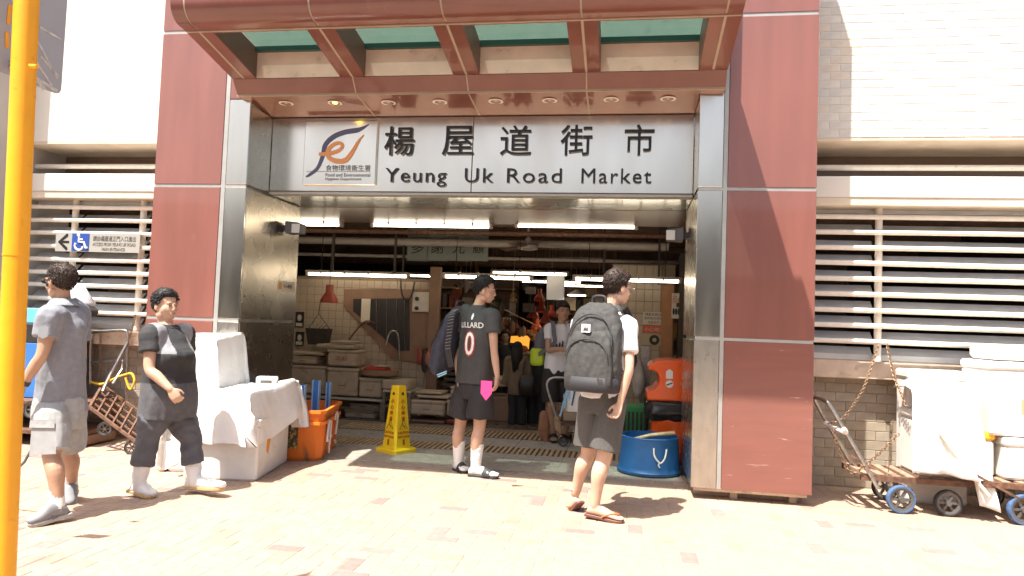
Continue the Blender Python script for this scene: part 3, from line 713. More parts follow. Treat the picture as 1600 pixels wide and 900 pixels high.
def decal(me_src, M, target, m, nm, off=.004, step=.018, parent=None):
    """press a flat shape (local xy) on to a mesh along the frame's -z"""
    bm = bmesh.new(); bm.from_mesh(me_src); bpy.data.meshes.remove(me_src)
    bm.normal_update(); bmesh.ops.delete(bm, geom=[f for f in bm.faces if abs(f.normal.z) < .5 or f.calc_center_median().z < 0], context='FACES')
    xs = [v.co.x for v in bm.verts]; ys = [v.co.y for v in bm.verts]
    for ax, lo, hi in ((0, min(xs), max(xs)), (1, min(ys), max(ys))):
        x = lo+step
        while x < hi:
            no = V((1, 0, 0)) if ax == 0 else V((0, 1, 0)); bmesh.ops.bisect_plane(bm, geom=bm.verts[:]+bm.edges[:]+bm.faces[:], plane_co=no*x, plane_no=no); x += step
    bmesh.ops.triangulate(bm, faces=bm.faces[:])
    tree = BVHTree.FromPolygons([v.co for v in target.data.vertices], [p.vertices for p in target.data.polygons]); zdir = -V(M.col[2][:3]).normalized()
    for v in bm.verts:
        p = M @ V((v.co.x, v.co.y, 0)); h = tree.ray_cast(p, zdir)[0]
        v.co = (h if h is not None else p)-zdir*off
    me = bpy.data.meshes.new(nm); bm.to_mesh(me); bm.free(); me.materials.clear(); me.materials.append(m); return obj(nm, me, parent)
def flat(poly):
    me = bpy.data.meshes.new('flat'); me.from_pydata([(x, y, .001) for x, y in poly], [], [tuple(range(len(poly)))]); me.update(); return me
# ---- footwear builders
def sole_pts(hl, T_, sd, nv, s, w=1, grow=.012):
    f = (T_-hl).normalized(); L = (T_-hl).length+grow*2; o = hl-f*grow
    prof = [(0, .026), (.06, .034), (.25, .036), (.45, .036), (.68, .047), (.85, .045), (.96, .032), (1, .014)]
    a = [o+f*L*k+sd*w_*w*s for k, w_ in prof]; c = [o+f*L*k-sd*w_*w*s for k, w_ in prof[::-1]]; return a+c
def sandal(ms, mt, strap='band', thick=.022):
    def f(add, c, A_, K_, hl, T_, sd, nv, fd, s):
        pts = sole_pts(hl, T_, sd, nv, s)
        lo = [p-nv*(.012+thick)*s for p in pts]; hi = [p-nv*.012*s for p in pts]
        t = add(B().loft([lo, hi] if (hi[1]-hi[0]).cross(hi[2]-hi[0]).dot(nv) > 0 else [hi, lo]).build('sandal', ms, bevel=.004))
        if strap == 'band':
            k0 = hl.lerp(T_, .5); ring = []
            b = B(); rg = []
            for q in (.48, .6, .74):
                c0 = hl.lerp(T_, q); h = .066-.026*(q-.48)/.26; rg.append([c0+sd*.056*math.cos(a)*s+nv*(-.014+(h+.014)*math.sin(a))*s for a in [math.pi*i/10 for i in range(11)]])
            b.loft(rg, cap=False, cyc=False).build('strap', mt, t, smooth=2)
        else:
            m0 = hl.lerp(T_, .86); top = m0+nv*.024*s
            for sg in (-1, 1): B().tube([top, hl.lerp(T_, .66)+sd*sg*.034*s+nv*.024*s, hl.lerp(T_, .45)+sd*sg*.042*s-nv*.008*s], .0065*s, 6).build('strap', mt, t, smooth=True)
    return f
def shoe(mu, mso, sock=None, sockh=.1, tri=None):
    def f(add, c, A_, K_, hl, T_, sd, nv, fd, s):
        b = B(); sl = lambda k: hl.lerp(T_, k)
        loft_smooth(b, [ringe(sl(-.07)+nv*.02*s, sd, nv, .026*s, .03*s, 16), ringe(sl(.05)+nv*.03*s, sd, nv, .041*s, .05*s, 16), ringe(sl(.28)+nv*.036*s, sd, nv, .043*s, .058*s, 16), ringe(sl(.5)+nv*.024*s, sd, nv, .046*s, .046*s, 16), ringe(sl(.75)+nv*.01*s, sd, nv, .053*s, .032*s, 16), ringe(sl(.98)+nv*.004*s, sd, nv, .047*s, .024*s, 16), ringe(sl(1.08), sd, nv, .025*s, .014*s, 16)])
        t = add(b.build('shoe', mu, smooth=2))
        pts = sole_pts(hl, T_, sd, nv, s, 1.16, .024); lo = [p-nv*.036*s for p in pts]; hi = [p-nv*.008*s for p in pts]
        B().loft([lo, hi] if (hi[1]-hi[0]).cross(hi[2]-hi[0]).dot(nv) > 0 else [hi, lo]).build('sole', mso, t, bevel=.005)
        for k in range(4): p = sl(.42+.09*k)+nv*(.066-.011*k)*s; B().tube([p-sd*.022*s, p+nv*.004*s, p+sd*.022*s], .004*s, 5).build('lace', M_FOAM, t)
        if tri:
            for sg in (-1, 1): B().prism([(0, -.012), (.05, -.006), (.06, .03), (.03, .034)], .004, frame(sl(.3)+sd*sg*.043*s, fd, nv)).build('side_patch', tri, t)
        if sock: b = B(); limb(b, [A_-(A_-K_)*-.0-V((0, 0, .03*s)), A_, A_.lerp(K_, sockh/(A_-K_).length)], [.042*s, .041*s, .044*s], 14, (False, True)); add(b.build('sock', sock, smooth=2))
    return f
def sock_sandal(sock, sf, h=.24, mark=None):
    def f(add, c, A_, K_, hl, T_, sd, nv, fd, s):
        b = B(); L = (A_-K_).length; limb(b, [A_-V((0, 0, .02*s)), A_, A_.lerp(K_, h/L*.5), A_.lerp(K_, h/L)], [.044*s, .045*s, .055*s, .064*s], 16, (False, True))
        sl = lambda k: hl.lerp(T_, k)
        loft_smooth(b, [ringe(sl(-.05)+nv*.016*s, sd, nv, .028*s, .028*s, 14), ringe(sl(.06)+nv*.024*s, sd, nv, .037*s, .04*s, 14), ringe(sl(.35)+nv*.024*s, sd, nv, .039*s, .042*s, 14), ringe(sl(.68)+nv*.01*s, sd, nv, .05*s, .025*s, 14), ringe(sl(.88)+nv*.002*s, sd, nv, .047*s, .018*s, 14), ringe(sl(1.02), sd, nv, .034*s, .013*s, 14)])
        me = remesh(b, .006, 3, 'sock'); folds(me, .002, 30, (1, 1, 2)); me.materials.append(sock); so = add(obj('sock', me))
        if mark: B().prism([(-.012, -.02), (-.004, -.004), (-.012, .01), (-.002, .006), (.004, .02), (.008, .006), (.014, .002), (.004, -.004), (.01, -.02), (.0, -.01)], .002, frame(A_.lerp(K_, .62*h/L)+V((0, -1, 0))*.0535*s, (1, 0, 0), (0, 0, 1))).build('mark', M_BLACK, so)
        sf(add, c, A_, K_, hl, T_, sd, nv, fd, s)
    return f
def boot(m, h=.27):
    def f(add, c, A_, K_, hl, T_, sd, nv, fd, s):
        b = B(); L = (A_-K_).length; limb(b, [A_-V((0, 0, .02*s)), A_.lerp(K_, .06), A_.lerp(K_, h/L*.6), A_.lerp(K_, h/L)], [.05*s, .056*s, .068*s, .074*s], 18, (False, True))
        sl = lambda k: hl.lerp(T_, k)
        loft_smooth(b, [ringe(sl(-.08)+nv*.012*s, sd, nv, .034*s, .036*s, 16), ringe(sl(.06)+nv*.02*s, sd, nv, .044*s, .05*s, 16), ringe(sl(.4)+nv*.02*s, sd, nv, .046*s, .05*s, 16), ringe(sl(.72)+nv*.008*s, sd, nv, .054*s, .034*s, 16), ringe(sl(1.0)+nv*.002*s, sd, nv, .046*s, .026*s, 16), ringe(sl(1.1), sd, nv, .026*s, .016*s, 16)])
        me = remesh(b, .007, 4, 'boot'); folds(me, .004, 16, (1, 1, 1.5)); me.materials.append(m); t = add(obj('boot', me))
        pts = sole_pts(hl, T_, sd, nv, s, 1.12, .024); lo = [p-nv*.038*s for p in pts]; hi = [p-nv*.012*s for p in pts]
        B().loft([lo, hi] if (hi[1]-hi[0]).cross(hi[2]-hi[0]).dot(nv) > 0 else [hi, lo]).build('sole', mat('amber_boot_sole', (.5, .33, .16), .6), t, bevel=.004)
    return f
def backpack(label, c, right, back, h, w, d, m, m2, extra=None, lean=0, group='backpacks'):
    """c: centre of the face against the wearer; back: outward direction"""
    t = thing('backpack', label, 'backpack', c, group); up = V((0, 0, 1)); right = V(right).normalized(); back = V(back).normalized(); upv = (up+back*lean).normalized(); back = right.cross(upv) if right.cross(upv).dot(back) > 0 else upv.cross(right)
    b = B()
    rings = []
    for z, wf, df in ((-.5, .82, .62), (-.46, .94, .85), (-.3, 1, 1), (-.1, 1, 1), (.15, .96, .88), (.33, .84, .68), (.45, .64, .46), (.5, .4, .26)): rings.append(ringe(back*(d*df*.5)+upv*z*h, right, back, w/2*wf, d/2*df, 26, 3.2))
    loft_smooth(b, rings, 3); me = remesh(b, .008, 3, 'main_bag'); folds(me, .011, 13, (1, 1, .8)); me.materials.append(m); obj('main_bag', me, t)
    b = B(); rings = []
    for z, wf, df in ((-.44, .76, .6), (-.4, .86, .9), (-.22, .88, 1), (-.02, .84, .9), (.12, .7, .62), (.17, .5, .3)): rings.append(ringe(back*(d*.9+d*.17*df-.02)+upv*z*h, right, back, w/2*wf, d*.2*df, 24, 3))
    loft_smooth(b, rings, 3); me = remesh(b, .007, 3, 'front_pocket'); folds(me, .009, 17); me.materials.append(m); obj('front_pocket', me, t)
    zp = []
    for k in range(13):
        a = math.pi*k/12; zp.append(right*(w*.42*math.cos(a))+upv*(h*(.02+.34*math.sin(a)))+back*(d*(.985-.2*math.sin(a))))
    B().tube(zp, .0055, 6).build('zip', m2, t, smooth=True)
    zp = [right*(w*.39*math.cos(math.pi*k/10))+upv*(h*(-.12+.2*math.sin(math.pi*k/10)))+back*(d*(1.19-.08*math.sin(math.pi*k/10))) for k in range(11)]
    B().tube(zp, .005, 6).build('zip', m2, t, smooth=True)
    B().tube(spline([tuple(right*-.05+upv*h*.46+back*d*.2), tuple(right*-.045+upv*h*.56+back*d*.22), tuple(right*.045+upv*h*.56+back*d*.22), tuple(right*.05+upv*h*.46+back*d*.2)], 5), .011, 8).build('handle', m2, t, smooth=True)
    return t, right, upv, back
# ================================================================ inside the market hall
M_FOAM = mat('white_foam', (.72, .7, .66), .75, var=.06, vs=9, bump=.12, bs=120, dirt=(.5, .44, .36), ds=7, dth=.68)
M_FOAMD = mat('grubby_foam', (.5, .4, .29), .8, var=.12, vs=7, bump=.12, bs=100, dirt=(.33, .25, .17), ds=6, dth=.6)
M_WOOD = mat('raw_wood', (.36, .24, .14), .7, var=.2, vs=8, vstretch=(1, 6, 6))
M_BRN = mat('brown_painted_board', (.22, .13, .08), .55, var=.15, vs=4)
M_RUST = mat('rusty_brown_steel', (.14, .075, .05), .7, metal=.3, var=.35, vs=25, dirt=(.26, .13, .07), ds=30, dth=.55)
M_CHROME = mat('worn_tube_steel', (.42, .4, .37), .35, metal=.9, var=.2, vs=30, dirt=(.22, .14, .09), ds=40, dth=.62)
M_TUBE = mat('lit_tube', (1, .97, .9), .4, emit=5, ecol=(1, .85, .64))
M_HOUS = mat('batten_housing', (.5, .46, .4), .4, var=.08)
M_BLK = mat('black_plastic', (.02, .02, .02), .4)
M_PAPER = mat('pale_paper', (.62, .56, .46), .8, var=.05)
M_REDINK = mat('red_ink', (.4, .03, .02), .7)
M_CHAIN = mat('rusty_chain', (.24, .15, .09), .55, metal=.7, var=.3, vs=60)
def px(u, v, y): return P(u, v, y=y)
def rect(u0, v0, u1, v1, y):
    a, b_ = P(u0, v0, y=y), P(u1, v1, y=y); return a.x, b_.x, b_.z, a.z      # x0, x1, z0, z1
def local(t):
    inv = Matrix.Translation(-V(t.location))
    def add(o):
        o.parent = t; o.matrix_parent_inverse = inv; return o
    return add
# tiled stall wall on the left with a brown framed dark board
sw = thing('stall_wall', 'cream tiled wall behind the foam boxes on the left of the hall', 'wall', (-4.9, 4.05, 0)); add = local(sw)
add(B().box((-9, 4.012, -.05), (-3.6, 4.15, 2.02)).build('backing', M_CGROUT))
tme = B().add(*[[(v[0], -v[2], v[1]) for v in brick_verts(.118, .118, .012, .0025, .003)[0]], brick_verts(.118, .118, .012, .0025, .003)[1]]).mesh('wall_tile', M_CTILE)
for i in range(19):
    for j in range(15):
        o = obj('wall_tile', tme); o.location = (-5.85+i*.1185, 4.0, .2+j*.1185); add(o)
bd = thing('notice_board', 'brown framed dark board on the tiled wall above the foam boxes', 'board', (-4.4, 3.97, 1.2)); add = local(bd)
q = [P(*c, y=3.985) for c in ((538, 452), (688, 452), (688, 566), (650, 566), (612, 560), (538, 478))]
add(B().prism([(p.x, p.z) for p in q], .02, XZ((0, 3.985, 0))).build('frame', M_BRN))
q = [P(*c, y=3.96) for c in ((552, 467), (640, 466), (640, 548), (622, 548), (552, 486))]
add(B().prism([(p.x, p.z) for p in q], .006, XZ((0, 3.963, 0))).build('dark_board', mat('dark_mesh_board', (.03, .025, .025), .6)))
for u in (572, 588, 604, 620, 632):
    a, b_ = P(u, 468, y=3.95), P(u, min(546, 490+(u-556)*.9), y=3.95); add(B().tube([a, b_], .004, 5).build('wire', M_CHROME))
a = P(570, 472, y=3.94); add(B().box((a.x-.05, 3.938, a.z-.3), (a.x+.09, 3.945, a.z+.05), Matrix.Rotation(0, 4, 'Y')).build('paper_notice', M_PAPER)).rotation_euler = (0, 0, 0)
cb = thing('control_box', 'beige control box with dials on the tiled wall beside the dark board', 'control box'); x0, x1, z0, z1 = rect(645, 456, 671, 488, 3.93)
add = local(cb); add(B().box((x0, 3.93, z0), (x1, 3.998, z1)).build('box', M_HOUS, bevel=.006))
for k in range(2): add(B().lathe([(.03, 0), (.03, .015), (.02, .02)], M=frame(((x0+.07), 3.93, z1-.1-.14*k), (1, 0, 0), (0, 0, 1)), n=14).build('dial', M_BLK))
def tubepath(nm, label, cat, pts, r, m, n=7, grp=None):
    return tag(B().tube(spline([tuple(p) for p in pts], 6), r, n).build(nm, m, smooth=True), label, cat, grp)
tubepath('black_cable', 'black cable looping down beside the control box on the tiled wall', 'cable', [P(626, 430, y=3.9), P(627, 455, y=3.9), P(632, 467, y=3.9), P(642, 464, y=3.9), P(648, 440, y=3.9)], .013, M_BLK)
tubepath('hose', 'thin brown hose hanging over the brown board edge', 'hose', [P(545, 531, y=3.9), P(560, 512, y=3.9), P(572, 502, y=3.9), P(590, 506, y=3.9)], .012, M_RUST)
tubepath('grey_hose', 'grey hose arching in front of the dark board', 'hose', [P(603, 540, y=3.88), P(608, 522, y=3.88), P(615, 517, y=3.88), P(622, 525, y=3.88), P(624, 560, y=3.88), P(622, 580, y=3.88)], .012, M_CHROME)
# fluorescent lights
def fluo(x0, x1, y, z, label, grp='fluorescent ceiling lights'):
    t = thing('fluorescent_light', label, 'light', ((x0+x1)/2, y, z), grp); L = (x1-x0)/2
    B().cbox((-L, -.05, .02), (L, .05, .055), .012).build('housing', M_HOUS, t)
    B().tube([(-L+.05, 0, 0), (L-.05, 0, 0)], .021, 10).build('tube', M_TUBE, t, smooth=True)
    for s in (-1, 1): B().cbox((s*L-.05*(s > 0)-.0*(s < 0), -.045, -.03), (s*L+.05*(s < 0), .045, .03), .015).build('end_cap', M_HOUS, t)
    for k in range(4): B().box((-L+.25+k*(2*L-.5)/3-.012, -.055, -.005), (-L+.25+k*(2*L-.5)/3+.012, .055, .062)).build('clip', M_CHROME, t)
    for s in (-1, 1): B().tube([(s*L*.7, 0, .05), (s*L*.7, 0, max(.08, 3.26-z if y > 2.34 else 2.64-z))], .006, 5).build('hanger', M_DARK, t)
    return t
fluo(-5.95, -4.43, 2.42, 2.6, 'lit fluorescent light partly hidden behind the left steel jamb')
fluo(-4.06, -2.47, 2.42, 2.605, 'long lit fluorescent light at the front, above the hanging thank-you banners')
fluo(-2.2, -.69, 2.42, 2.625, 'long lit fluorescent light at the front, above the ceiling fan')
fluo(-5.46, -3.88, 3.6, 2.03, 'lit fluorescent light hung low over the tiled stall wall')
fluo(-3.4, -2.1, 3.6, 2.045, 'lit fluorescent light hung low behind the head of the man in the jersey')
fluo(-1.55, -.07, 3.6, 2.06, 'lit fluorescent light hung low behind the head of the man with the grey backpack')
fluo(-3.0, -1.7, 8.5, 2.3, 'distant small lit fluorescent light deep in the hall on the left')
fluo(-1.2, .2, 9.5, 2.2, 'distant small lit fluorescent light deep in the hall on the right')
fluo(-7.3, -5.9, 2.6, 2.35, 'lit fluorescent light seen through the louvre grille above the accessibility sign')
# beams, ducts, rods under the dark ceiling
for k, (y, z, r, u0, u1) in enumerate([(4.6, 2.64, .06, -6.5, -.2), (5.6, 2.5, .03, -7, 1), (3.2, 2.62, .035, -7, .5), (7.5, 2.6, .09, -7, 2), (6.4, 2.9, .08, -8, 3)]):
    tag(B().tube([(u0, y, z), ((u0+u1)/2, y, z), (u1, y, z)], r, 10).build('ceiling_pipe', M_PIPE if k in (0, 1) else M_RUST, smooth=True),
        ['pale duct pipe running under the dark ceiling behind the fan', 'thin pale conduit running across the hall above the low lights', 'brown pipe under the ceiling just behind the front lights', 'thick dark pipe across the back of the hall ceiling', 'dark pipe high under the hall ceiling'][k], 'pipe', 'ceiling pipes')
for k, (u, y) in enumerate([(522, 3.4), (619, 3.5), (632, 4.6), (945, 4.6), (1031, 4.4)]):
    a = P(u, 370, y=y); tag(B().box((a.x-.015, y-.015, 2.06), (a.x+.015, y+.015, 3.25)).build('hanger_rod', M_DARK), 'dark vertical hanger rod under the ceiling, number %d from the left' % (k+1) if 0 else ['dark hanger rod nearest the left jamb', 'dark hanger rod left of the hanging banners', 'dark hanger rod touching the hanging banners', 'dark hanger rod above the head of the man with the grey backpack', 'dark hanger rod nearest the right jamb'][k], 'rod', 'hanger rods')
for k in range(5):
    y = 3+k*1.7
    tag(B().box((-9, y, 2.95), (4.6, y+.22, 3.24)).build('ceiling_beam', M_BRN), 'dark brown ceiling beam %s' % ['just inside the entrance', 'second from the entrance', 'in the middle of the hall', 'second from the back', 'farthest back'][k], 'beam', 'ceiling beams')
# hanging banners
for k, (u0, u1, ch) in enumerate([(638, 668, '多'), (669, 699, '謝'), (702, 732, '光'), (734, 762, '顧')]):
    x0, x1, z0, z1 = rect(u0, 350, u1, 408, 4.9)
    t = thing('hanging_banner', ['leftmost hanging paper banner above the market aisle', 'second hanging paper banner from the left, left of the hanger', 'third hanging paper banner from the left', 'rightmost hanging paper banner above the market aisle'][k], 'banner', ((x0+x1)/2, 4.9, z0), 'thank-you banners'); add = local(t)
    add(B().box((x0, 4.9, z0), (x1, 4.915, z1)).build('sheet', mat('grey_green_banner', (.3, .34, .3), .6)))
    add(fit_text(ch, x0+.07, x1-.07, z0+.12, z0+.32, 4.9, M_DARK, None, .006, 'character'))
    add(B().box((x0, 4.895, z0+.42), (x1, 4.918, z0+.435)).build('rail', M_DARK))
    add(B().tube([((x0+x1)/2, 4.91, z1), ((x0+x1)/2, 4.91, 3.25)], .008, 5).build('cord', M_DARK))
# ceiling fan
fc = P(825, 384, y=4.3); t = thing('ceiling_fan', 'pale ceiling fan hanging under the dark ceiling', 'fan', fc)
B().tube([(0, 0, .06), (0, 0, 3.25-fc.z)], .016, 8).build('rod', M_PIPE, t)
B().lathe([(.03, .12), (.05, .1), (.06, .03), (.15, .0), (.15, -.05), (.06, -.07)], n=20).build('motor', M_PIPE, t, smooth=True)
for k in range(3):
    a = .3+k*2.094; c, s = math.cos(a), math.sin(a)
    B().add([(c*.12-s*.05, s*.12+c*.05, -.02), (c*.12+s*.05, s*.12-c*.05, -.035), (c*.62+s*.075, s*.62-c*.075, -.045), (c*.62-s*.075, s*.62+c*.075, -.015),
             (c*.12-s*.05, s*.12+c*.05, -.012), (c*.12+s*.05, s*.12-c*.05, -.027), (c*.62+s*.075, s*.62-c*.075, -.037), (c*.62-s*.075, s*.62+c*.075, -.007)],
            [(3, 2, 1, 0), (4, 5, 6, 7), (0, 1, 5, 4), (1, 2, 6, 5), (2, 3, 7, 6), (3, 0, 4, 7)]).build('blade', M_BRN, t)
# red pendant lamp shades
M_SHADE = mat('red_lamp_shade', (.33, .045, .02), .35, spec=.5)
M_BULBW = mat('warm_bulb', (1, .8, .5), .4, emit=14, ecol=(1, .7, .35))
def shade(p, label, s=1, lit=False, cord=3.25):
    t = thing('pendant_lamp', label, 'lamp', p, 'red pendant lamps')
    B().lathe([(.05*s, .26*s), (.055*s, .25*s), (.055*s, .15*s), (.09*s, .1*s), (.125*s, .04*s), (.13*s, 0), (.122*s, 0), (.08*s, .1*s), (.04*s, .14*s)], n=22).build('shade', M_SHADE, t, smooth=True)
    B().ell((0, 0, .04*s), .035*s).build('bulb', M_BULBW if lit else M_FOAM, t, smooth=True)
    B().tube([(0, 0, .25*s), (0, 0, cord-p[2])], .005, 5).build('cord', M_BLK, t)
shade(P(514, 473, y=3.5), 'red bell lamp shade hanging in front of the tiled wall')
for k, (u, v, y) in enumerate([(833, 497, 8), (846, 488, 8.2), (852, 505, 7.8), (838, 515, 8.4), (862, 495, 8.6), (858, 520, 8.1), (843, 470, 8.5)]):
    shade(P(u, v, y=y), 'small red lamp shade in the distant cluster, %s of the seven' % ['leftmost', 'upper middle', 'middle right', 'lower left', 'upper right', 'lower right', 'topmost'][k], .95, True)
tag(B().prism([(x, z) for x, z in ((-.22, 0), (.2, 0), (.22, .3), (-.2, .27))], .02, XZ(P(812, 545, y=9.2))).build('lit_stall_panel', mat('glowing_amber_panel', (1, .45, .06), .6, emit=.4, ecol=(1, .42, .05))), 'glowing amber stall panel deep in the hall', 'panel')
pc = P(901, 461, y=6.2); t = thing('pendant_lamp', 'white disc pendant lamp over the aisle left of the tall man', 'lamp', pc)
B().lathe([(.02, .1), (.06, .07), (.17, .01), (.17, 0)], n=20).build('shade', M_HOUS, t); B().lathe([(.001, -.012), (.155, -.012), (.155, -.002)], n=20, cap=False).build('lens', mat('lit_disc', (1, 1, 1), .4, emit=10, ecol=(1, .93, .8)), t); B().tube([(0, 0, .1), (0, 0, 3.25-pc.z)], .006, 5).build('cord', M_BLK, t)
for k, (u, v, y, w, h) in enumerate([(868, 447, 6.5, .32, .5), (893, 505, 6, .3, .06), (780, 500, 9, .5, .12)]):
    a = P(u, v, y=y); tag(B().cbox((a.x-w/2, y, a.z-h/2), (a.x+w/2, y+.06, a.z+h/2), .01).build('price_board', mat('pale_board', (.6, .6, .62), .5)), ['tilted pale board hanging above the man in the white tee', 'flat pale price board beside the grey backpack', 'dim pale board hanging far back in the aisle'][k], 'board', 'hanging boards')
# rows of small hanging goods deep in the aisle
for k in range(14):
    a = P(762+k*5.6, 486+k*2.6+rb.uniform(-4, 4), y=7.4+k*.05); h = rb.uniform(.12, .26)
    t = tag(B().tube([(0, 0, .1), (0, 0, 0)], .004, 4).lathe([(.004, 0), (.045, -.05), (.06, -h*.7), (.02, -h)], n=8).build('hanging_bag', mat('dim_goods_%d' % (k % 3), [(.12, .09, .06), (.3, .2, .12), (.2, .06, .03)][k % 3], .6), smooth=True), 'small bag of goods hung on the rail deep in the aisle', 'bag', 'goods hung deep in the aisle'); t.location = a
tag(B().tube([P(752, 466, y=7.4), P(845, 512, y=8.1)], .012, 6).build('goods_rail', M_CHROME), 'slanting metal rail with hanging goods deep in the aisle', 'rail')
for k, (x0, x1, y0, z1, col) in enumerate([(-4.2, -2.5, 7.5, .85, (.1, .07, .05)), (-2.3, -1.5, 9.3, .8, (.16, .05, .03)), (-1.0, .6, 7.2, .85, (.12, .09, .07))]):
    t = thing('stall_counter', ['dark stall counter far back on the left of the aisle', 'reddish stall counter at the end of the aisle', 'dark stall counter far back on the right of the aisle'][k], 'counter', ((x0+x1)/2, y0, 0)); add = local(t)
    m_ = mat('counter_%d' % k, col, .5, var=.2)
    add(B().box((x0, y0, 0), (x1, y0+.7, z1-.05)).build('body', m_)); add(B().cbox((x0-.04, y0-.05, z1-.05), (x1+.04, y0+.75, z1), .01).build('top', M_WOOD))
    for q in range(int((x1-x0)/.22)):
        g = tag(B().ell((0, 0, .06), (rb.uniform(.07, .1), .09, rb.uniform(.05, .1)), n=10, k=6).build('produce', mat('produce_%d' % (q % 3), [(.35, .09, .03), (.12, .18, .04), (.4, .25, .1)][q % 3], .5), smooth=True), 'small %s heap of produce on the %s' % (['red', 'green', 'tan'][q % 3], ['far left stall counter', 'reddish counter at the aisle end', 'far right stall counter'][k]), 'produce', 'produce on the far counter %d' % k); g.location = (x0+.12+q*.22, y0+.15, z1)
# hanging basket, posters
hb = P(498, 528, y=3.75); t = thing('wire_basket', 'dark hanging basket of papers on the tiled wall under the red lamp', 'basket', hb)
B().loft([[(-.13, -.08, -.1), (.13, -.08, -.1), (.13, .08, -.1), (-.13, .08, -.1)], [(-.17, -.1, .14), (.17, -.1, .14), (.17, .1, .14), (-.17, .1, .14)]]).build('basket', mat('dark_basket', (.05, .04, .03), .8, var=.3, vs=30), t)
B().tube([(-.16, 0, .14), (-.02, 0, .36), (.16, 0, .14)], .006, 5).tube([(-.02, 0, .36), (.0, 0, .55)], .006, 5).build('wires', M_BLK, t)
for k in range(4): B().bar((-.13+k*.05, -.03, .12), (-.1+k*.07, -.02, .2), .1, .01).build('paper', M_PAPER, t)
def poster(nm, u0, v0, u1, v1, y, label, texts, bg, m=None):
    x0, x1, z0, z1 = rect(u0, v0, u1, v1, y); t = thing(nm, label, 'poster', ((x0+x1)/2, y, z0)); add = local(t)
    add(B().box((x0, y, z0), (x1, y+.006, z1)).build('sheet', bg))
    for s, a, b_, c, d, m_ in texts:
        add(fit_text(s, x0+(x1-x0)*a, x0+(x1-x0)*b_, z1-(z1-z0)*d, z1-(z1-z0)*c, y-.001, m_, None, .003, 'lettering'))
    return t, add, (x0, x1, z0, z1)
for k, (v0, v1) in enumerate(((487, 512), (518, 541))):
    t, add, (x0, x1, z0, z1) = poster('dark_poster', 462, v0, 474, v1, 3.985, '%s black and white poster beside the left steel jamb' % ['upper', 'lower'][k], [], M_BLK)
    add(B().box((x0+.015, 3.98, z0+.02), (x1-.02, 3.984, z0+.07)).build('print_block', M_PAPER)); add(B().ell(((x0+x1)/2, 3.983, z1-.09), (.035, .004, .05)).build('print_block', M_PAPER))
# right hand tiled pier with notices
rp = thing('tiled_pier', 'cream tiled pier with notices behind the tall man on the right', 'pier', (-.6, 4.5, 0)); add = local(rp)
add(B().box((-1.02, 4.513, 0), (-.1, 4.9, 2.36)).build('core', M_CGROUT))
tme2 = B().add([(v[0], -v[2], v[1]) for v in brick_verts(.118, .178, .012, .0025, .003)[0]], brick_verts(.1, .178)[1]).mesh('wall_tile', M_CTILE)
for i in range(6):
    for j in range(13):
        o = obj('wall_tile', tme2); o.location = (-1.015+i*.119, 4.5, .02+j*.179); add(o)
add(B().box((-.29, 4.47, 0), (-.12, 4.512, 2.05)).build('brown_edge', mat('ochre_brown_board', (.42, .2, .09), .6, var=.1)))
M_INK = mat('dark_ink', (.03, .03, .03), .7); M_ORED = mat('orange_red_sign', (.6, .1, .03), .5); M_CARD = mat('tan_card', (.5, .4, .25), .8)
poster('wall_notice', 1005, 487, 1036, 508, 4.49, 'white notice with black and red writing on the tiled pier', [('請各位街坊', .1, .9, .08, .3, M_INK), ('保持地方清潔', .05, .95, .38, .6, M_INK), ('多謝合作', .25, .8, .7, .92, M_REDINK)], M_PAPER)
poster('red_notice', 1004, 509, 1040, 521, 4.485, 'orange red notice with pale characters on the tiled pier', [('小心地滑', .08, .92, .15, .85, M_PAPER)], M_ORED)
t, add, (x0, x1, z0, z1) = poster('card_notice', 1003, 522, 1033, 540, 4.487, 'tan card with a round dark mark on the tiled pier', [], M_CARD)
add(B().lathe([(.03, 0), (.075, 0), (.075, .003), (.03, .003)], M=XZ((x1-.1, 4.486, (z0+z1)/2)), n=18, cap=False).build('round_mark', M_INK))
t, add, (x0, x1, z0, z1) = poster('candidate_poster', 1050, 458, 1068, 498, 4.3, 'white poster with portraits beside the right steel jamb', [('街市', .08, .42, .06, .4, M_REDINK)], M_PAPER)
add(B().ell((x1-.06, 4.298, z1-.1), (.035, .004, .05)).build('portrait', mat('poster_skin', (.5, .32, .22), .7))); add(B().box((x1-.105, 4.294, z1-.2), (x1-.02, 4.297, z1-.14)).build('portrait', M_INK))
for k in range(4): add(B().ell((x0+.03+k*.035, 4.297, z0+.1), (.016, .003, .05)).build('portrait', M_INK))
tag(B().box((-.05, 4.2, 0), (2.2, 4.6, 2.5)).build('store_partition', M_DARK), 'dark partition behind the orange bin on the right', 'partition')
x0, x1, z0, z1 = rect(1001, 540, 1011, 700, 3.3); tag(B().box((x0, 3.3, .0), (x1, 3.36, z1)).build('steel_upright', M_CHROME, bevel=.004), 'grey steel upright beside the orange bin', 'post')
x0, x1, z0, z1 = rect(671, 452, 679, 660, 3.9); tag(B().box((x0, 3.9, .0), (x1, 3.98, 2.2)).build('steel_upright', M_BRN, bevel=.004), 'brown upright at the end of the tiled wall', 'post')
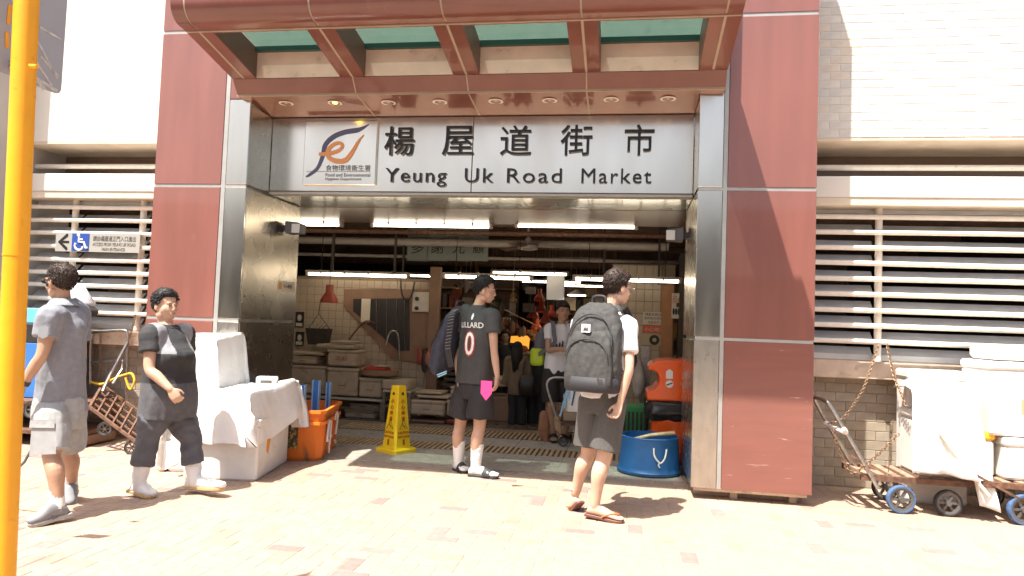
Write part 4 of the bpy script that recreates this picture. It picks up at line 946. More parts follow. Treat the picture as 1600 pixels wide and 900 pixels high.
# floodlights on the jambs, label on the left jamb
def flood(xj, s, label, y, z):
    t = thing('floodlight', label, 'floodlight', (xj, y, z), 'floodlights on the jambs')
    B().box((0, -.03, -.03), (s*.05, .03, .03)).build('bracket', M_BLK, t)
    B().loft([[(s*.05, -.09, -.06), (s*.05, .1, -.06), (s*.05, .1, .07), (s*.05, -.09, .07)][::int(s)], [(s*.2, -.07, -.05), (s*.2, .1, -.05), (s*.2, .1, .055), (s*.2, -.07, .055)][::int(s)]]).build('housing', mat('grey_lamp_housing', (.09, .09, .1), .5), t, bevel=.006)
    B().box((s*.13, -.098, -.055), (s*.215, -.08, .04)).build('lens', mat('pale_lens', (.6, .62, .62), .2), t, bevel=.004)
flood(XL2+.0, 1, 'dark grey floodlight on the left steel jamb', .8, 2.33)
flood(XR0-.0, -1, 'dark grey floodlight on the right steel jamb', .85, 2.33)
t = thing('jamb_label', 'small white safety label stuck on the left steel jamb', 'label', (XL2, .85, 1.7)); add = local(t)
a, b_ = P(434, 438, x=XL2+.001), P(460, 457, x=XL2+.001)
add(B().box((XL2+.001, a.y, b_.z), (XL2+.004, b_.y, a.z)).build('sheet', M_PAPER))
JM = frame((XL2+.0045, a.y+.12, b_.z+.04), (0, 1, 0), (0, 0, 1))
add(text('小心碰撞', JM, M_INK, 'lettering', size=.05, depth=.001, align='LEFT')); add(B().box((XL2+.0042, a.y+.02, b_.z+.02), (XL2+.0052, a.y+.09, a.z-.02)).build('pictogram', mat('label_orange', (.6, .3, .05), .6)))
# steel table frames and foam boxes in the stall
def foam(u0, v0, u1, v1, y, d, label, lid=.05, m=None, grp='foam boxes in the stall', nm='foam_box', writing=None, zb=None):
    x0, x1, z0, z1 = rect(u0, v0, u1, v1, y)
    if zb is not None: z0 = zb
    t = thing(nm, label, 'box', ((x0+x1)/2, y+d/2, z0), grp); w, h = (x1-x0)/2, z1-z0; m = m or M_FOAMD
    if lid:
        B().cbox((-w+.008, -d/2+.008, 0), (w-.008, d/2-.008, h-lid), .02).build('body', m, t); B().cbox((-w, -d/2, h-lid+.002), (w, d/2, h), .015).build('lid', m, t)
        B().box((-.05, -d/2+.001, h*.35), (.05, -d/2+.012, h*.35+.012)).build('grip', M_CGROUT, t)
    else: B().cbox((-w, -d/2, 0), (w, d/2, h), .012).build('body', m, t)
    if writing:
        o = fit_text(writing, -w*.45, w*.35, h*.35, h*.6, -d/2+.007, M_REDINK, t, .003, 'writing')
    return t
def table(u0, u1, v, y, d, label):
    a, b_ = P(u0, v, y=y), P(u1, v, y=y); z = a.z; t = thing('steel_table', label, 'table', ((a.x+b_.x)/2, y+d/2, 0)); w = (b_.x-a.x)/2
    B().cbox((-w, -d/2, z-.03), (w, d/2, z), .006).build('top', M_HOUS, t)
    for sx in (-1, 1):
        for sy in (-1, 1): B().box((sx*w-.02*(1+sx), sy*d/2-.02*(1+sy), 0), (sx*w+.02*(1-sx), sy*d/2+.02*(1-sy), z-.031)).build('leg', M_CHROME, t)
    B().box((-w+.02, -d/2+.01, z*.45), (w-.02, -d/2+.03, z*.45+.03)).build('rail', M_CHROME, t)
table(455, 599, 617, 3.35, .6, 'low steel table under the tall foam boxes')
table(598, 642, 609, 3.3, .55, 'low steel table left of the yellow caution cone')
yt = 3.4
foam(510, 574, 558, 610, yt, .45, 'large foam box with a reddish rim, standing on the low steel table', zb=P(500, 617, y=3.35).z)
foam(511, 546, 557, 573, yt+.01, .42, 'foam box with red scrawl, on top of the tall stack', .04, writing='正利')
foam(494, 537, 552, 545, yt+.02, .4, 'loose foam lid on top of the foam box with red scrawl', 0, nm='foam_slab')
foam(516, 532, 548, 536.6, yt+.03, .35, 'small topmost foam lid on the tall stack', 0, nm='foam_slab')
foam(452, 570, 508, 612, yt+.05, .4, 'broad foam box covered in plastic behind the orange crate', .04, zb=P(500, 617, y=3.35).z)
foam(452, 556, 494, 569.5, yt+.06, .4, 'open foam tray left of the box with red scrawl', .02)
foam(452, 549, 506, 555.5, yt+.06, .38, 'foam lid on the open tray beside the left jamb', 0, nm='foam_slab')
foam(560, 590, 596, 617, yt, .4, 'foam box under the round woven basket', zb=P(500, 617, y=3.35).z)
foam(597, 593, 637, 609, yt-.05, .4, 'low foam box on the small steel table behind the caution cone', 0, zb=P(620, 609, y=3.3).z)
foam(537, 640, 586, 657, 3.45, .4, 'flat foam box on the floor under the low steel table', .03, zb=.0)
foam(545, 630, 590, 639.5, 3.5, .36, 'smaller foam box on the flat one under the table', .02)
foam(639, 624, 694, 655, 3.35, .45, 'wide foam box on the floor right of the caution cone', .05, zb=.11)
foam(640, 655.2, 694, 663, 3.37, .4, 'dark crate under the wide foam box', 0, m=M_BRN, zb=0, nm='low_crate')
foam(652, 617, 700, 623.6, 3.37, .4, 'foam lid on the wide foam box right of the cone', 0, nm='foam_slab')
foam(648, 611, 690, 616.6, 3.4, .36, 'topmost foam lid right of the cone', 0, nm='foam_slab')
foam(697, 625, 727, 655, 3.4, .4, 'foam box partly behind the legs of the man in the jersey', .05, zb=.11)
foam(697, 655.2, 727, 664, 3.42, .36, 'red crate under the foam box behind the legs of the man in the jersey', 0, m=mat('dull_red_crate', (.22, .05, .03), .5), zb=0, nm='low_crate')
foam(703, 604, 722, 624.6, 3.5, .3, 'small upright foam box behind the man in the jersey', .03)
foam(768, 590, 792, 618, 3.9, .5, 'foam box at the right hand of the man in the jersey', .05, zb=.5)
foam(762, 619, 800, 664, 3.92, .55, 'tall dark crate under the foam box at the man\'s right hand', 0, m=M_BRN, zb=0, nm='low_crate')
bs = P(592, 581, y=3.6); t = thing('woven_basket', 'round woven tray of red goods on the foam boxes', 'basket', (bs.x, 3.62, P(575, 589.6, y=3.4).z+.005))
B().lathe([(.2, 0), (.27, .03), (.29, .1), (.27, .1), (.24, .05), (.0, .04)], n=26, cap=False).build('tray', M_WOOD, t, smooth=True)
B().ell((-.03, 0, .1), (.2, .16, .05)).build('red_goods', M_REDINK, t, smooth=True); B().box((-.05, -.1, .14), (.15, .05, .16)).build('foam_slab', M_FOAMD, t)
gl = P(661, 560, y=3.8); t = thing('rubber_gloves', 'dark and red rubber gloves hanging at the end of the tiled wall', 'gloves', gl)
for k, (dx, c) in enumerate([(-.04, (.3, .05, .03)), (.03, (.03, .03, .035)), (.09, (.42, .14, .09))]):
    B().ell((dx, -.02*k, .0 if k != 1 else -.05), (.05, .03, .1 if k != 1 else .16)).tube([(dx-.02, -.02*k, .06), (dx-.05+.03*k, -.02*k, .14)], .015, 6).tube([(dx+.02, -.02*k, .06), (dx+.02+.01*k, -.02*k, .15)], .013, 6).build('glove', mat('glove_%d' % k, c, .5), t, smooth=True)
tg = thing('stacked_trays', 'dark stack of slatted trays behind the backpack of the man in the jersey', 'trays', (-3.1, 4.3, 0))
for k in range(9): B().cbox((-.35+.02*(k % 2), -.25, .1+k*.085), (.35+.02*(k % 3), .25, .15+k*.085), .008).build('tray', mat('dark_tray', (.06, .045, .035), .5), tg)

# clutter deep in the hall
rg_ = random.Random(21); GM = [mat('goods_%d' % k, c, .6, var=.2, vs=12) for k, c in enumerate([(.3, .06, .03), (.45, .33, .2), (.1, .12, .07), (.36, .3, .26), (.5, .26, .06), (.12, .08, .06)])]
for k in range(46):
    u, v, y = rg_.uniform(700, 962), rg_.uniform(428, 520), rg_.uniform(6.2, 11); a = P(u, v, y=y); h, w = rg_.uniform(.1, .3), rg_.uniform(.06, .16); ci = rg_.randrange(6); m_ = GM[ci]
    if k % 3 == 0: b = B().box((-w, -.02, -h), (w, .02, 0))
    elif k % 3 == 1: b = B().lathe([(.01, 0), (w*.8, -h*.3), (w*.7, -h*.8), (.02, -h)], n=9)
    else: b = B().tube([(0, 0, 0), (w*.3, 0, -h*.5), (0, 0, -h)], [.02, w*.5, .02], 7)
    b.tube([(0, 0, 0), (0, 0, 3.2-a.z)], .004, 4); o = tag(b.build('hanging_goods', m_, smooth=True), 'small %s %s hung from the ceiling deep in the dim hall' % (['red', 'tan', 'dark green', 'grey', 'orange', 'dark brown'][ci], ['flat pack', 'sack', 'bundle'][k % 3]), 'goods', 'goods hung from the deep ceiling'); o.location = a
for k, (x0, x1, y) in enumerate([(-6.5, -3.4, 10.5), (-3.0, -1.3, 13), (-.9, 1.8, 11), (1.2, 3.5, 8)]):
    t = thing('stall_shelf', ['stocked shelf at the far left of the hall', 'stocked shelf at the end of the aisle', 'stocked shelf right of the far aisle', 'stocked shelf at the far right of the hall'][k], 'shelf', ((x0+x1)/2, y, 0), 'stocked shelves at the back'); add = local(t)
    for z in (.05, .6, 1.15, 1.7, 2.2): add(B().box((x0, y, z), (x1, y+.5, z+.04)).build('board', M_WOOD))
    for xx in (x0, (x0+x1)/2, x1-.05): add(B().box((xx, y+.01, 0), (xx+.05, y+.49, 2.3)).build('upright', M_RUST))
    add(B().box((x0, y+.5, 0), (x1, y+.54, 2.6)).build('back', M_BRN))
    for z in (.09, .64, 1.19, 1.74):
        xx = x0+.08
        while xx < x1-.3:
            w = rg_.uniform(.12, .3); h = rg_.uniform(.15, .42); add(B().cbox((xx, y+.05, z), (xx+w, y+.4, z+h), .02).build('stock', rg_.choice(GM))); xx += w+.04
fluo(-3.2, -1.8, 6.2, 2.3, 'lit fluorescent light over the middle of the aisle'); fluo(-2.6, -1.2, 11.5, 2.4, 'tiny lit fluorescent light at the far end of the aisle'); fluo(-6, -4.6, 9.2, 2.4, 'lit fluorescent light over the far left stalls')
# ================================================================ things on the pavement
M_YEL = mat('amber_post_paint', (.8, .36, .008), .42, var=.06, vs=6, bump=.1, bs=25, dirt=(.45, .19, .03), ds=11, dth=.645)
M_PLATE = mat('grey_sign_back', (.33, .345, .39), .5, var=.05, vs=4)
M_TAPE = mat('torn_tape', (.5, .49, .46), .8, var=.25, vs=60)
# ---- yellow post with the back of a street sign
p0, p1 = P(41.5, 0, y=-3.85), P(5, 880, y=-3.85); ax = (p1-p0).normalized(); ft = p0+ax*((0-p0.z)/ax.z); tp = p0-ax*.3
t = thing('street_sign', 'thick yellow post carrying a grey sign seen from behind, at the left edge', 'sign', ft); add = local(t)
add(B().tube([ft, ft.lerp(tp, .3), ft.lerp(tp, .6), tp], .0425, 28).build('post', M_YEL, smooth=True))
add(B().tube([ft.lerp(tp, .553), ft.lerp(tp, .556)], .0442, 28).build('weld_ring', M_YEL, smooth=True))
zR = P(94, 149, y=-3.48).z; A_ = P(94, 149, y=-3.48); B_ = P(0, 113, z=zR); ex = (A_-B_).normalized(); nrm = ex.cross(V((0, 0, 1)))
def onplate(u, v, off=0):
    d = _fw+_R*((u-800)/FPX)+_U*((450-v)/FPX); k = (A_-CAM_LOC).dot(nrm)/d.dot(nrm); return CAM_LOC+d*k-nrm*off
PM = frame(A_, ex, (0, 0, 1))
W, Hh, rr_ = .5, .5, .03
poly = [(-W, 0), (-rr_, 0)]+[(-rr_+rr_*math.sin(a), rr_-rr_*math.cos(a)) for a in [math.pi/2*k/6 for k in range(1, 7)]]+[(0, Hh), (-W, Hh)]
if PM.col[2].y > 0: PM = PM @ Matrix.Translation((0, 0, 0))
pl_ = add(B().prism(poly, .004, PM).build('sign_plate', M_PLATE))
sgn = 1 if (CAM_LOC-A_).dot(nrm) > 0 else -1
for k, (a, b_, w) in enumerate([((60, 42), (94, 62), .009), ((57, 64), (88, 124), .008), ((62, 88), (90, 121), .012), ((56, 98), (79, 134), .009), ((55, 122), (88, 143), .014), ((57, 126), (68, 140), .02)]):
    q0, q1 = onplate(*a, off=-sgn*.006), onplate(*b_, off=-sgn*.006); B().bar(q0, q1, w, .002, nrm).build('tape_scrap', M_TAPE, pl_)
for k, (a, b_) in enumerate([((14, 8), (11, 38)), ((9, 50), (9, 75))]):
    B().bar(onplate(*a, off=-sgn*.006), onplate(*b_, off=-sgn*.006), .016, .002, nrm).build('paint_smear', M_YEL, pl_)
for v in (103,):
    c = onplate(6, v); add(B().tube([onplate(20, v-4, -sgn*.02), onplate(6, v-6, -sgn*.03), onplate(5, v+2, -sgn*.03), onplate(19, v+8, -sgn*.02)], .006, 6).build('bracket', M_CHROME)); add(B().tube([P(47, v, y=-3.89), P(58, v+1, y=-3.9)], .008, 8).build('bolt', M_YEL))
# ---- accessibility sign on the grille
x0, x1, z0, z1 = rect(88, 363, 218, 393, .655); z0 = P(150, 394, y=.655).z
t = thing('access_sign', 'grey sign with arrow, blue wheelchair square and lettering on the left grille', 'sign', ((x0+x1)/2, .655, z0)); add = local(t)
add(B().box((x0, .652, z0), (x1, .66, z1)).build('plate', mat('grey_sign_face', (.33, .32, .29), .45), bevel=.002)); w, h = x1-x0, z1-z0
SF = lambda fx, fz, o=0: V((x0+fx*w, .6515-o, z0+fz*h))
ar = [(.03, .5), (.135, .95), (.15, .9), (.15, .8), (.085, .56), (.165, .56), (.165, .44), (.085, .44), (.15, .2), (.15, .1), (.135, .05)]
add(B().prism([(x0+a*w, z0+c*h) for a, c in ar], .002, XZ((0, .6518, 0))).build('arrow', M_BLACK))
bx = add(B().box((x0+.2*w, .649, z0+.01), (x0+.405*w, .6518, z1-.01)).build('blue_square', mat('sign_blue', (.02, .06, .28), .4)))
wh = B(); cx, cz = x0+.29*w, z0+.33*h; rr_ = .24*h
wh.tube([V((cx+rr_*math.cos(a), .6475, cz+rr_*math.sin(a))) for a in [math.radians(150+k*18) for k in range(12)]], .011, 6)
wh.tube([SF(.287, .84, .004), SF(.285, .52, .004), SF(.345, .5, .004), SF(.372, .2, .004), SF(.395, .24, .004)], .0115, 6); wh.tube([SF(.287, .66, .004), SF(.33, .64, .004)], .009, 6); wh.ell(SF(.275, .9, .004), (.019, .006, .019))
wh.build('wheelchair_symbol', M_FOAM, bx)
for s_, a, c, e, f_ in (('請由楊屋道正門入口進出', .45, .95, .58, .86), ('ACCESS FROM YEUNG UK ROAD', .45, .95, .33, .5), ('MAIN ENTRANCE', .56, .83, .08, .24)): add(fit_text(s_, x0+a*w, x0+c*w, z0+e*h, z0+f_*h, .6515, M_CAP, None, .002, 'lettering'))
# ---- wheels and carts
M_TYRE = mat('black_tyre', (.025, .025, .027), .8); M_TYREB = mat('blue_rubber_tyre', (.06, .115, .23), .7, var=.2, vs=30); M_HUB = mat('grey_wheel_hub', (.12, .115, .11), .5, metal=.4)
def wheel(par, c, r, tyre, ang=0, w=.04):
    M = Matrix.Translation(V(c)) @ Matrix.Rotation(ang, 4, 'Z') @ Matrix.Rotation(math.pi/2, 4, 'X')
    b = B(); n = 22
    prof = [(r*.84, -w*.5), (r*.96, -w*.5), (r, -w*.25), (r, w*.25), (r*.96, w*.5), (r*.84, w*.5)]
    b.lathe([(a, z) for a, z in prof]+[prof[0]], n=n, M=M, cap=False); o = b.build('wheel', tyre, par, smooth=True)
    b = B(); b.lathe([(r*.86, -w*.4), (r*.86, w*.4), (r*.66, w*.3), (r*.66, -w*.3), (r*.86, -w*.4)], n=n, M=M, cap=False); b.lathe([(r*.2, -w*.6), (r*.2, w*.6)], n=12, M=M)
    for k in range(6):
        a = math.pi*2*k/6; b.bar(M @ V((r*.15*math.cos(a), r*.15*math.sin(a), 0)), M @ V((r*.7*math.cos(a), r*.7*math.sin(a), 0)), r*.16, w*.35, M.to_3x3() @ V((0, 0, 1)))
    b.build('rim', M_HUB, o); return o
def chain(pts, label, grp='rusty chains', link=.036, r=.0036):
    pp = spline([tuple(p) for p in pts], 14); L = [0]
    for i in range(1, len(pp)): L.append(L[-1]+(V(pp[i])-V(pp[i-1])).length)
    b = B(); n = int(L[-1]/(link*.72)); i = 0
    for k in range(n):
        d = (k+.5)*L[-1]/n
        while i < len(L)-2 and L[i+1] < d: i += 1
        t_ = (d-L[i])/max(1e-6, L[i+1]-L[i]); c = V(pp[i]).lerp(V(pp[i+1]), t_); tn = (V(pp[i+1])-V(pp[i])).normalized()
        s_ = tn.cross(V((0, 1, 0))).normalized(); o_ = tn.cross(s_); s2 = s_ if k % 2 else o_
        b.tube([c+tn*(link*.5*math.cos(a))+s2*(link*.3*math.sin(a)) for a in [2*math.pi*q/10 for q in range(10)]], r, 5, closed=True)
    return tag(b.build('chain', M_CHAIN, smooth=True), label, 'chain', grp)
# folding hand cart, left
Q = lambda u, v, y: P(u, v, y=y)
t = thing('hand_cart', 'rusty folding hand cart tilted behind the walking woman', 'hand cart', Q(185, 690, .4)); add = local(t)
add(B().tube(spline([tuple(Q(*a)) for a in ((141, 600, .75), (141, 540, .75), (143, 524, .75), (152, 519, .75), (192, 516, .75), (199, 522, .75), (199, 540, .75), (196, 634, .72))], 5), .017, 10).build('handle', M_CHROME, smooth=True))
add(B().tube([Q(142, 567, .75), Q(190, 562, .75)], .014, 8).build('crossbar', M_CHROME, smooth=True))
add(B().tube([Q(200, 534, .72), Q(170, 590, .6), Q(160, 612, .5)], .018, 8).tube([Q(192, 563, .72), Q(190, 578, .68), Q(176, 600, .5)], .014, 8).build('folding_brace', M_CHROME, smooth=True))
c00, c10, c11, c01 = Q(140, 636, .28), Q(212, 690, .1), Q(232, 654, .55), Q(160, 602, .7)
for a, b_, n_ in ((c00, c10, 'rail'), (c01, c11, 'rail'), (c00, c01, 'rail'), (c10, c11, 'rail')): add(B().bar(a, b_, .025, .025).build(n_, M_RUST))
for k in range(1, 6): add(B().bar(c00.lerp(c10, k/6), c01.lerp(c11, k/6), .016, .012).build('slat', M_RUST))
for k in range(1, 4): add(B().bar(c00.lerp(c01, k/4)-V((0, 0, .012)), c10.lerp(c11, k/4)-V((0, 0, .012)), .016, .012).build('slat', M_RUST))
for u, v, y in ((164, 670, .2), (203, 658, .62), (206, 699, .16)): o = wheel(None, Q(u, v, y), .07, M_TYRE, .5); add(o)
tag(B().tube(spline([tuple(Q(*a)) for a in ((142, 597, .7), (160, 600, .62), (182, 590, .6), (197, 585, .62), (206, 584, .6), (210, 596, .58), (203, 608, .58), (196, 590, .58))], 6), .012, 7).build('yellow_rope', mat('yellow_rope', (.7, .4, .02), .7, bump=.2, bs=200), smooth=True), 'yellow rope tied round the folding hand cart', 'rope')
chain([Q(157, 523, .74), Q(157, 560, .72), Q(155, 584, .72)], 'rusty chain hanging inside the folding hand cart handle')
chain([Q(211, 492, .66), Q(207, 512, .68), Q(201, 530, .72)], 'rusty chain tying the folding hand cart to the grille')
# flat trolley with bins, left
t = thing('flat_trolley', 'low two deck flat trolley behind the walking man', 'trolley', Q(90, 690, .55)); add = local(t)
za = Q(100, 622, .5).z; zb = Q(100, 666, .5).z; xa, xb = Q(-30, 640, .5).x, Q(156, 640, .5).x
for z in (za, zb): add(B().cbox((xa, .2, z-.045), (xb, .86, z), .006).build('deck', M_RUST))
for xx in (xa+.1, xb-.08):
    for yy in (.24, .82): add(B().box((xx-.02, yy-.02, zb), (xx+.02, yy+.02, za-.046)).build('post', M_RUST))
    for yy in (.26, .8): add(wheel(None, (xx-.1, yy, .095), .09, M_TYRE, .1))
add(wheel(None, Q(51, 640, .18), .09, M_TYRE, .1)); add(B().cbox((xb-.12, .3, .02), (xb+.02, .75, zb-.05), .01).build('side_board', M_BRN))
M_BLUEP = mat('blue_plastic', (.035, .17, .5), .45, var=.08, vs=8, dirt=(.06, .12, .25), ds=9, dth=.62)
x0, x1 = Q(42, 560, .4).x, Q(103, 560, .4).x; zc = Q(70, 612, .4).z; zd = Q(70, 482, .4).z
t = thing('blue_bin', 'tall blue plastic bin with a black band on the trolley behind the walking man', 'bin', ((x0+x1)/2, .5, za)); w = (x1-x0)/2; hh = zd-za
B().loft([[(-w*.9, -.16, 0), (w*.9, -.16, 0), (w*.9, .16, 0), (-w*.9, .16, 0)], [(-w, -.19, hh*.62), (w, -.19, hh*.62), (w, .19, hh*.62), (-w, .19, hh*.62)]]).build('body', M_BLUEP, t, bevel=.012)
B().cbox((-w*1.01, -.195, hh*.621), (w*1.01, .195, hh*.83), .012).build('black_band', M_BLK, t); B().cbox((-w, -.19, hh*.831), (w, .19, hh), .012).build('lid', mat('sunlit_blue_plastic', (.12, .42, .7), .4), t)  # lid's lighter blue puts sun on the bin top into the colour
gx0, gx1 = Q(14, 560, .5).x, Q(41, 560, .5).x
for k in range(3):
    zz = za+k*.235; t = thing('green_crate', ['green slatted crate at the bottom of the stack on the trolley', 'green slatted crate in the middle of the stack on the trolley', 'green slatted crate on top of the stack on the trolley'][k], 'crate', ((gx0+gx1)/2-.1, .5, zz), 'green crates on the flat trolley'); w = .22; mg = mat('green_crate_plastic', (.06, .16, .09), .5, var=.1)
    for z in (0, .07, .14, .205): B().box((-w, -.15, z), (w, -.135, z+.03)).box((-w, .135, z), (w, .15, z+.03)).box((-w, -.135, z), (-w+.015, .135, z+.03)).box((w-.015, -.135, z), (w, .135, z+.03)).build('slat', mg, t)
    for sx in (-1, 1):
        for sy in (-1, 1): B().box((sx*w-.02*sx, sy*.148-.02*sy, 0), (sx*(w+.003), sy*.153, .235)).build('corner', mg, t)
    B().box((-w+.01, -.14, .0), (w-.01, .14, .008)).build('floor', mg, t)
# white cloth on the grille behind the walking man and the black box
cs = Q(120, 452, .5); t = tag(B().loft([ringe(V((0, 0, .06)), V((1, 0, 0)), V((0, 1, 0)), .06, .05, 16), ringe(V((-.02, 0, -.02)), V((1, 0, 0)), V((0, 1, 0)), .13, .08, 16), ringe(V((.02, 0, -.14)), V((1, 0, 0)), V((0, 1, 0)), .19, .09, 16), ringe(V((.05, 0, -.2)), V((1, 0, 0)), V((0, 1, 0)), .15, .05, 16)]).build('hung_cloth', mat('pale_cloth', (.6, .62, .66), .9, var=.1, bump=.2, bs=30), smooth=2), 'pale bundled cloth hung on the grille behind the walking man\'s head', 'cloth'); folds(t.data, .02, 9); t.location = cs
cs = Q(132, 480, .45); t = tag(B().cbox((-.13, -.08, -.04), (.13, .08, .04), .02).build('black_case', M_BLK), 'black case leaning behind the shoulder of the walking man', 'case'); t.location = cs; t.rotation_euler = (0, .55, 0)
# trailing handle by the post
tag(B().tube([Q(-10, 735, -1.9), Q(18, 742, -1.9), Q(38, 722, -1.95), Q(50, 700, -1.9)], .009, 7).build('pull_handle', M_HUB, smooth=True), 'thin dark pull handle trailing behind the yellow post', 'handle')
# ---- foam boxes and plastic sheet left of the entrance
t = thing('foam_box', 'white foam box with an orange tape mark in front of the orange crate', 'box', (-3.87, -.52, 0)); rz = math.radians(9.5)
t.rotation_euler = (0, 0, rz); hb_ = P(404, 655, y=-.5).z
B().cbox((-.62, .0, 0), (0, .86, hb_-.06), .015).build('body', M_FOAM, t); B().cbox((-.635, -.012, hb_-.058), (.012, .872, hb_), .012).build('lid', M_FOAM, t)
tp_ = [(.28, .40), (.36, .42), (.345, .33), (.30, .26), (.265, .18), (.225, .22), (.235, .3), (.27, .36)]
B().prism([(y, z) for y, z in tp_], .003, frame((.0008, 0, 0), (0, 1, 0), (0, 0, 1))).build('tape_mark', mat('orange_tape', (.75, .3, .02), .5), t)
t = thing('foam_stack', 'tall stack of white foam boxes wrapped in plastic behind the woman', 'foam stack', (-4.5, -.3, 0)); t.rotation_euler = (0, 0, math.radians(6))
zt_ = P(345, 522, y=-.25).z
B().cbox((-.3, -.1, 0), (.1, .42, .52), .03).build('box', M_FOAM, t); B().cbox((-.27, -.08, .523), (.08, .4, .98), .03).build('box', M_FOAM, t); B().cbox((-.2, -.04, .985), (.1, .3, zt_), .05).build('box', M_FOAM, t)
M_SHEET = mat('white_plastic_sheet', (.74, .74, .73), .35, var=.04, vs=5, bump=.8, bs=11)
def drape(x0, x1, y0, y1, zt, zb, nx, ny, seed, amp=.02, corner=None, thick=.004):
    """sheet lying on a box top and hanging down its sides"""
    vs = []; fs = []
    for i in range(nx+1):
        for j in range(ny+1):
            a, c = i/nx, j/ny; x, y = x0+(x1-x0)*a, y0+(y1-y0)*c
            e = min(min(a, 1-a)*(x1-x0), min(c, 1-c)*(y1-y0)); n_ = noise.noise(V((x*5+seed, y*5, 0)))+.5*noise.noise(V((x*12, y*12, seed)))
            k = min(1, e/.14); z = zb+(zt-zb)*(k*(2-k))+amp*n_+.03*noise.noise(V((x*2, y*2, seed+5)))
            pin = (1-k)*.55; x += (x0+x1-2*x)*.0+((.14-e)*-.55 if e < .14 and a > .5 and (1-a)*(x1-x0) == e else ((.14-e)*.55 if e < .14 and a*(x1-x0) == e else 0)); y += (.14-e)*.55 if e < .14 and c*(y1-y0) == e else (-(.14-e)*.55 if e < .14 and (1-c)*(y1-y0) == e else 0)
            x += .03*noise.noise(V((y*6, z*6, seed)))*(1-k); y += .03*noise.noise(V((x*6, z*6, seed+2)))*(1-k)
            if corner:
                q = V((x, y))-V(corner[0]); wgt = max(0, 1-q.length/corner[1]); x += corner[2][0]*wgt**1.5; y += corner[2][1]*wgt**1.5; z += corner[2][2]*wgt**1.5
            vs.append((x, y, z))
    for i in range(nx):
        for j in range(ny): q = i*(ny+1)+j; fs.append((q, q+ny+1, q+ny+2, q+1))
    n0 = len(vs); vs += [(x, y, z-thick) for x, y, z in vs]; fs += [tuple(n0+k for k in f[::-1]) for f in fs]
    return B().add(vs, fs)
sh_ = tag(drape(-4.72, -3.8, -.72, .42, P(430, 606, y=-.1).z, hb_-.2, 50, 46, 3, .03, ((-3.82, .1), .36, (.06, .02, .16))).build('plastic_sheet', M_SHEET, smooth=2), 'white plastic sheet draped over the foam boxes in front of the entrance', 'sheet')
zz = P(430, 606, y=-.1).z
tag(drape(-4.9, -4.26, -.5, .2, zt_+.03, .3, 34, 36, 8, .03, ((-4.86, -.3), .62, (0, 0, -.42))).build('plastic_sheet', M_SHEET, smooth=2), 'tall white plastic sheet over the foam stack behind the woman', 'sheet')
t = thing('small_box', 'small white box with grey print on the plastic sheet', 'box', (-4.08, -.02, zz+.005)); t.rotation_euler = (0, 0, .35)
B().cbox((-.09, -.07, 0), (.09, .07, .085), .01).build('body', M_FOAM, t); text('FRESH', XZ((0, -.071, .03)) if 0 else frame((0, -.0705, .03), (1, 0, 0), (0, 0, 1)), M_CAP, 'print', t, size=.045, depth=.001) if 0 else B().box((-.05, -.0725, .03), (.05, -.0695, .058)).build('print', M_CAP, t)
# ---- orange crate with blue bars
M_ORC = mat('grimy_orange_plastic', (.72, .17, .015), .5, var=.1, vs=6, dirt=(.12, .08, .045), ds=5, dth=.555, vstretch=(1, 1, .4)); M_ORR = mat('orange_plastic_rim', (.8, .22, .02), .45, var=.08, vs=6, dirt=(.5, .14, .02), ds=9, dth=.65)
t = thing('orange_crate', 'grimy orange plastic crate with white scrawl beside the left jamb', 'crate', (-3.7, .42, 0)); t.rotation_euler = (0, 0, math.radians(12)); zc = P(498, 655, y=.46).z+.09
W, D = .6, .86
def crect(x0, x1, y0, y1, z, c=.05):
    return [(x0+c, y0, z), (x1-c, y0, z), (x1, y0+c, z), (x1, y1-c, z), (x1-c, y1, z), (x0+c, y1, z), (x0, y1-c, z), (x0, y0+c, z)]
B().loft([crect(-W+.03, -.03, .03, D-.03, .0), crect(-W+.025, -.022, .02, D-.02, .03), crect(-W, 0, 0, D, zc), crect(-W+.012, -.012, .012, D-.012, zc), crect(-W+.04, -.04, .045, D-.045, .03)]).build('tub', M_ORC, t)
for z, o_ in ((zc-.03, .022), (zc-.14, .016)): B().loft([crect(-W-o_, o_, -o_, D+o_, z), crect(-W-o_, o_, -o_, D+o_, z+.03), crect(-W+.004, -.004, .004, D-.004, z+.03), crect(-W+.004, -.004, .004, D-.004, z)], cap=False, closed=True).build('rim', M_ORR, t)
for k in range(7): y = .08+k*.115; B().bar((-.026, y, .04), (.002, y, zc-.15), .018, .012, (1, 0, 0)).build('rib', M_ORC, t)
scr = frame((.004, 0, 0), (0, 1, 0), (0, 0, 1))
for pts in ([(.2, .40), (.14, .2), (.36, .22)], [(.3, .38), (.25, .06)], [(.5, .36), (.56, .43), (.64, .38), (.6, .27), (.56, .2)], [(.55, .14), (.57, .11)]):
    q = [scr @ V((a, b_-.02, .012)) for a, b_ in spline([(a, b_) for a, b_ in pts], 5)]; B().tube(q, .012, 6).build('scrawl', M_FOAM, t)
B().cbox((-.42, -.012, .12), (-.24, .008, .35), .004).build('black_smear', mat('black_grime', (.06, .05, .03), .8, var=.5, vs=30, dirt=(.4, .26, .05), ds=30, dth=.5), t)
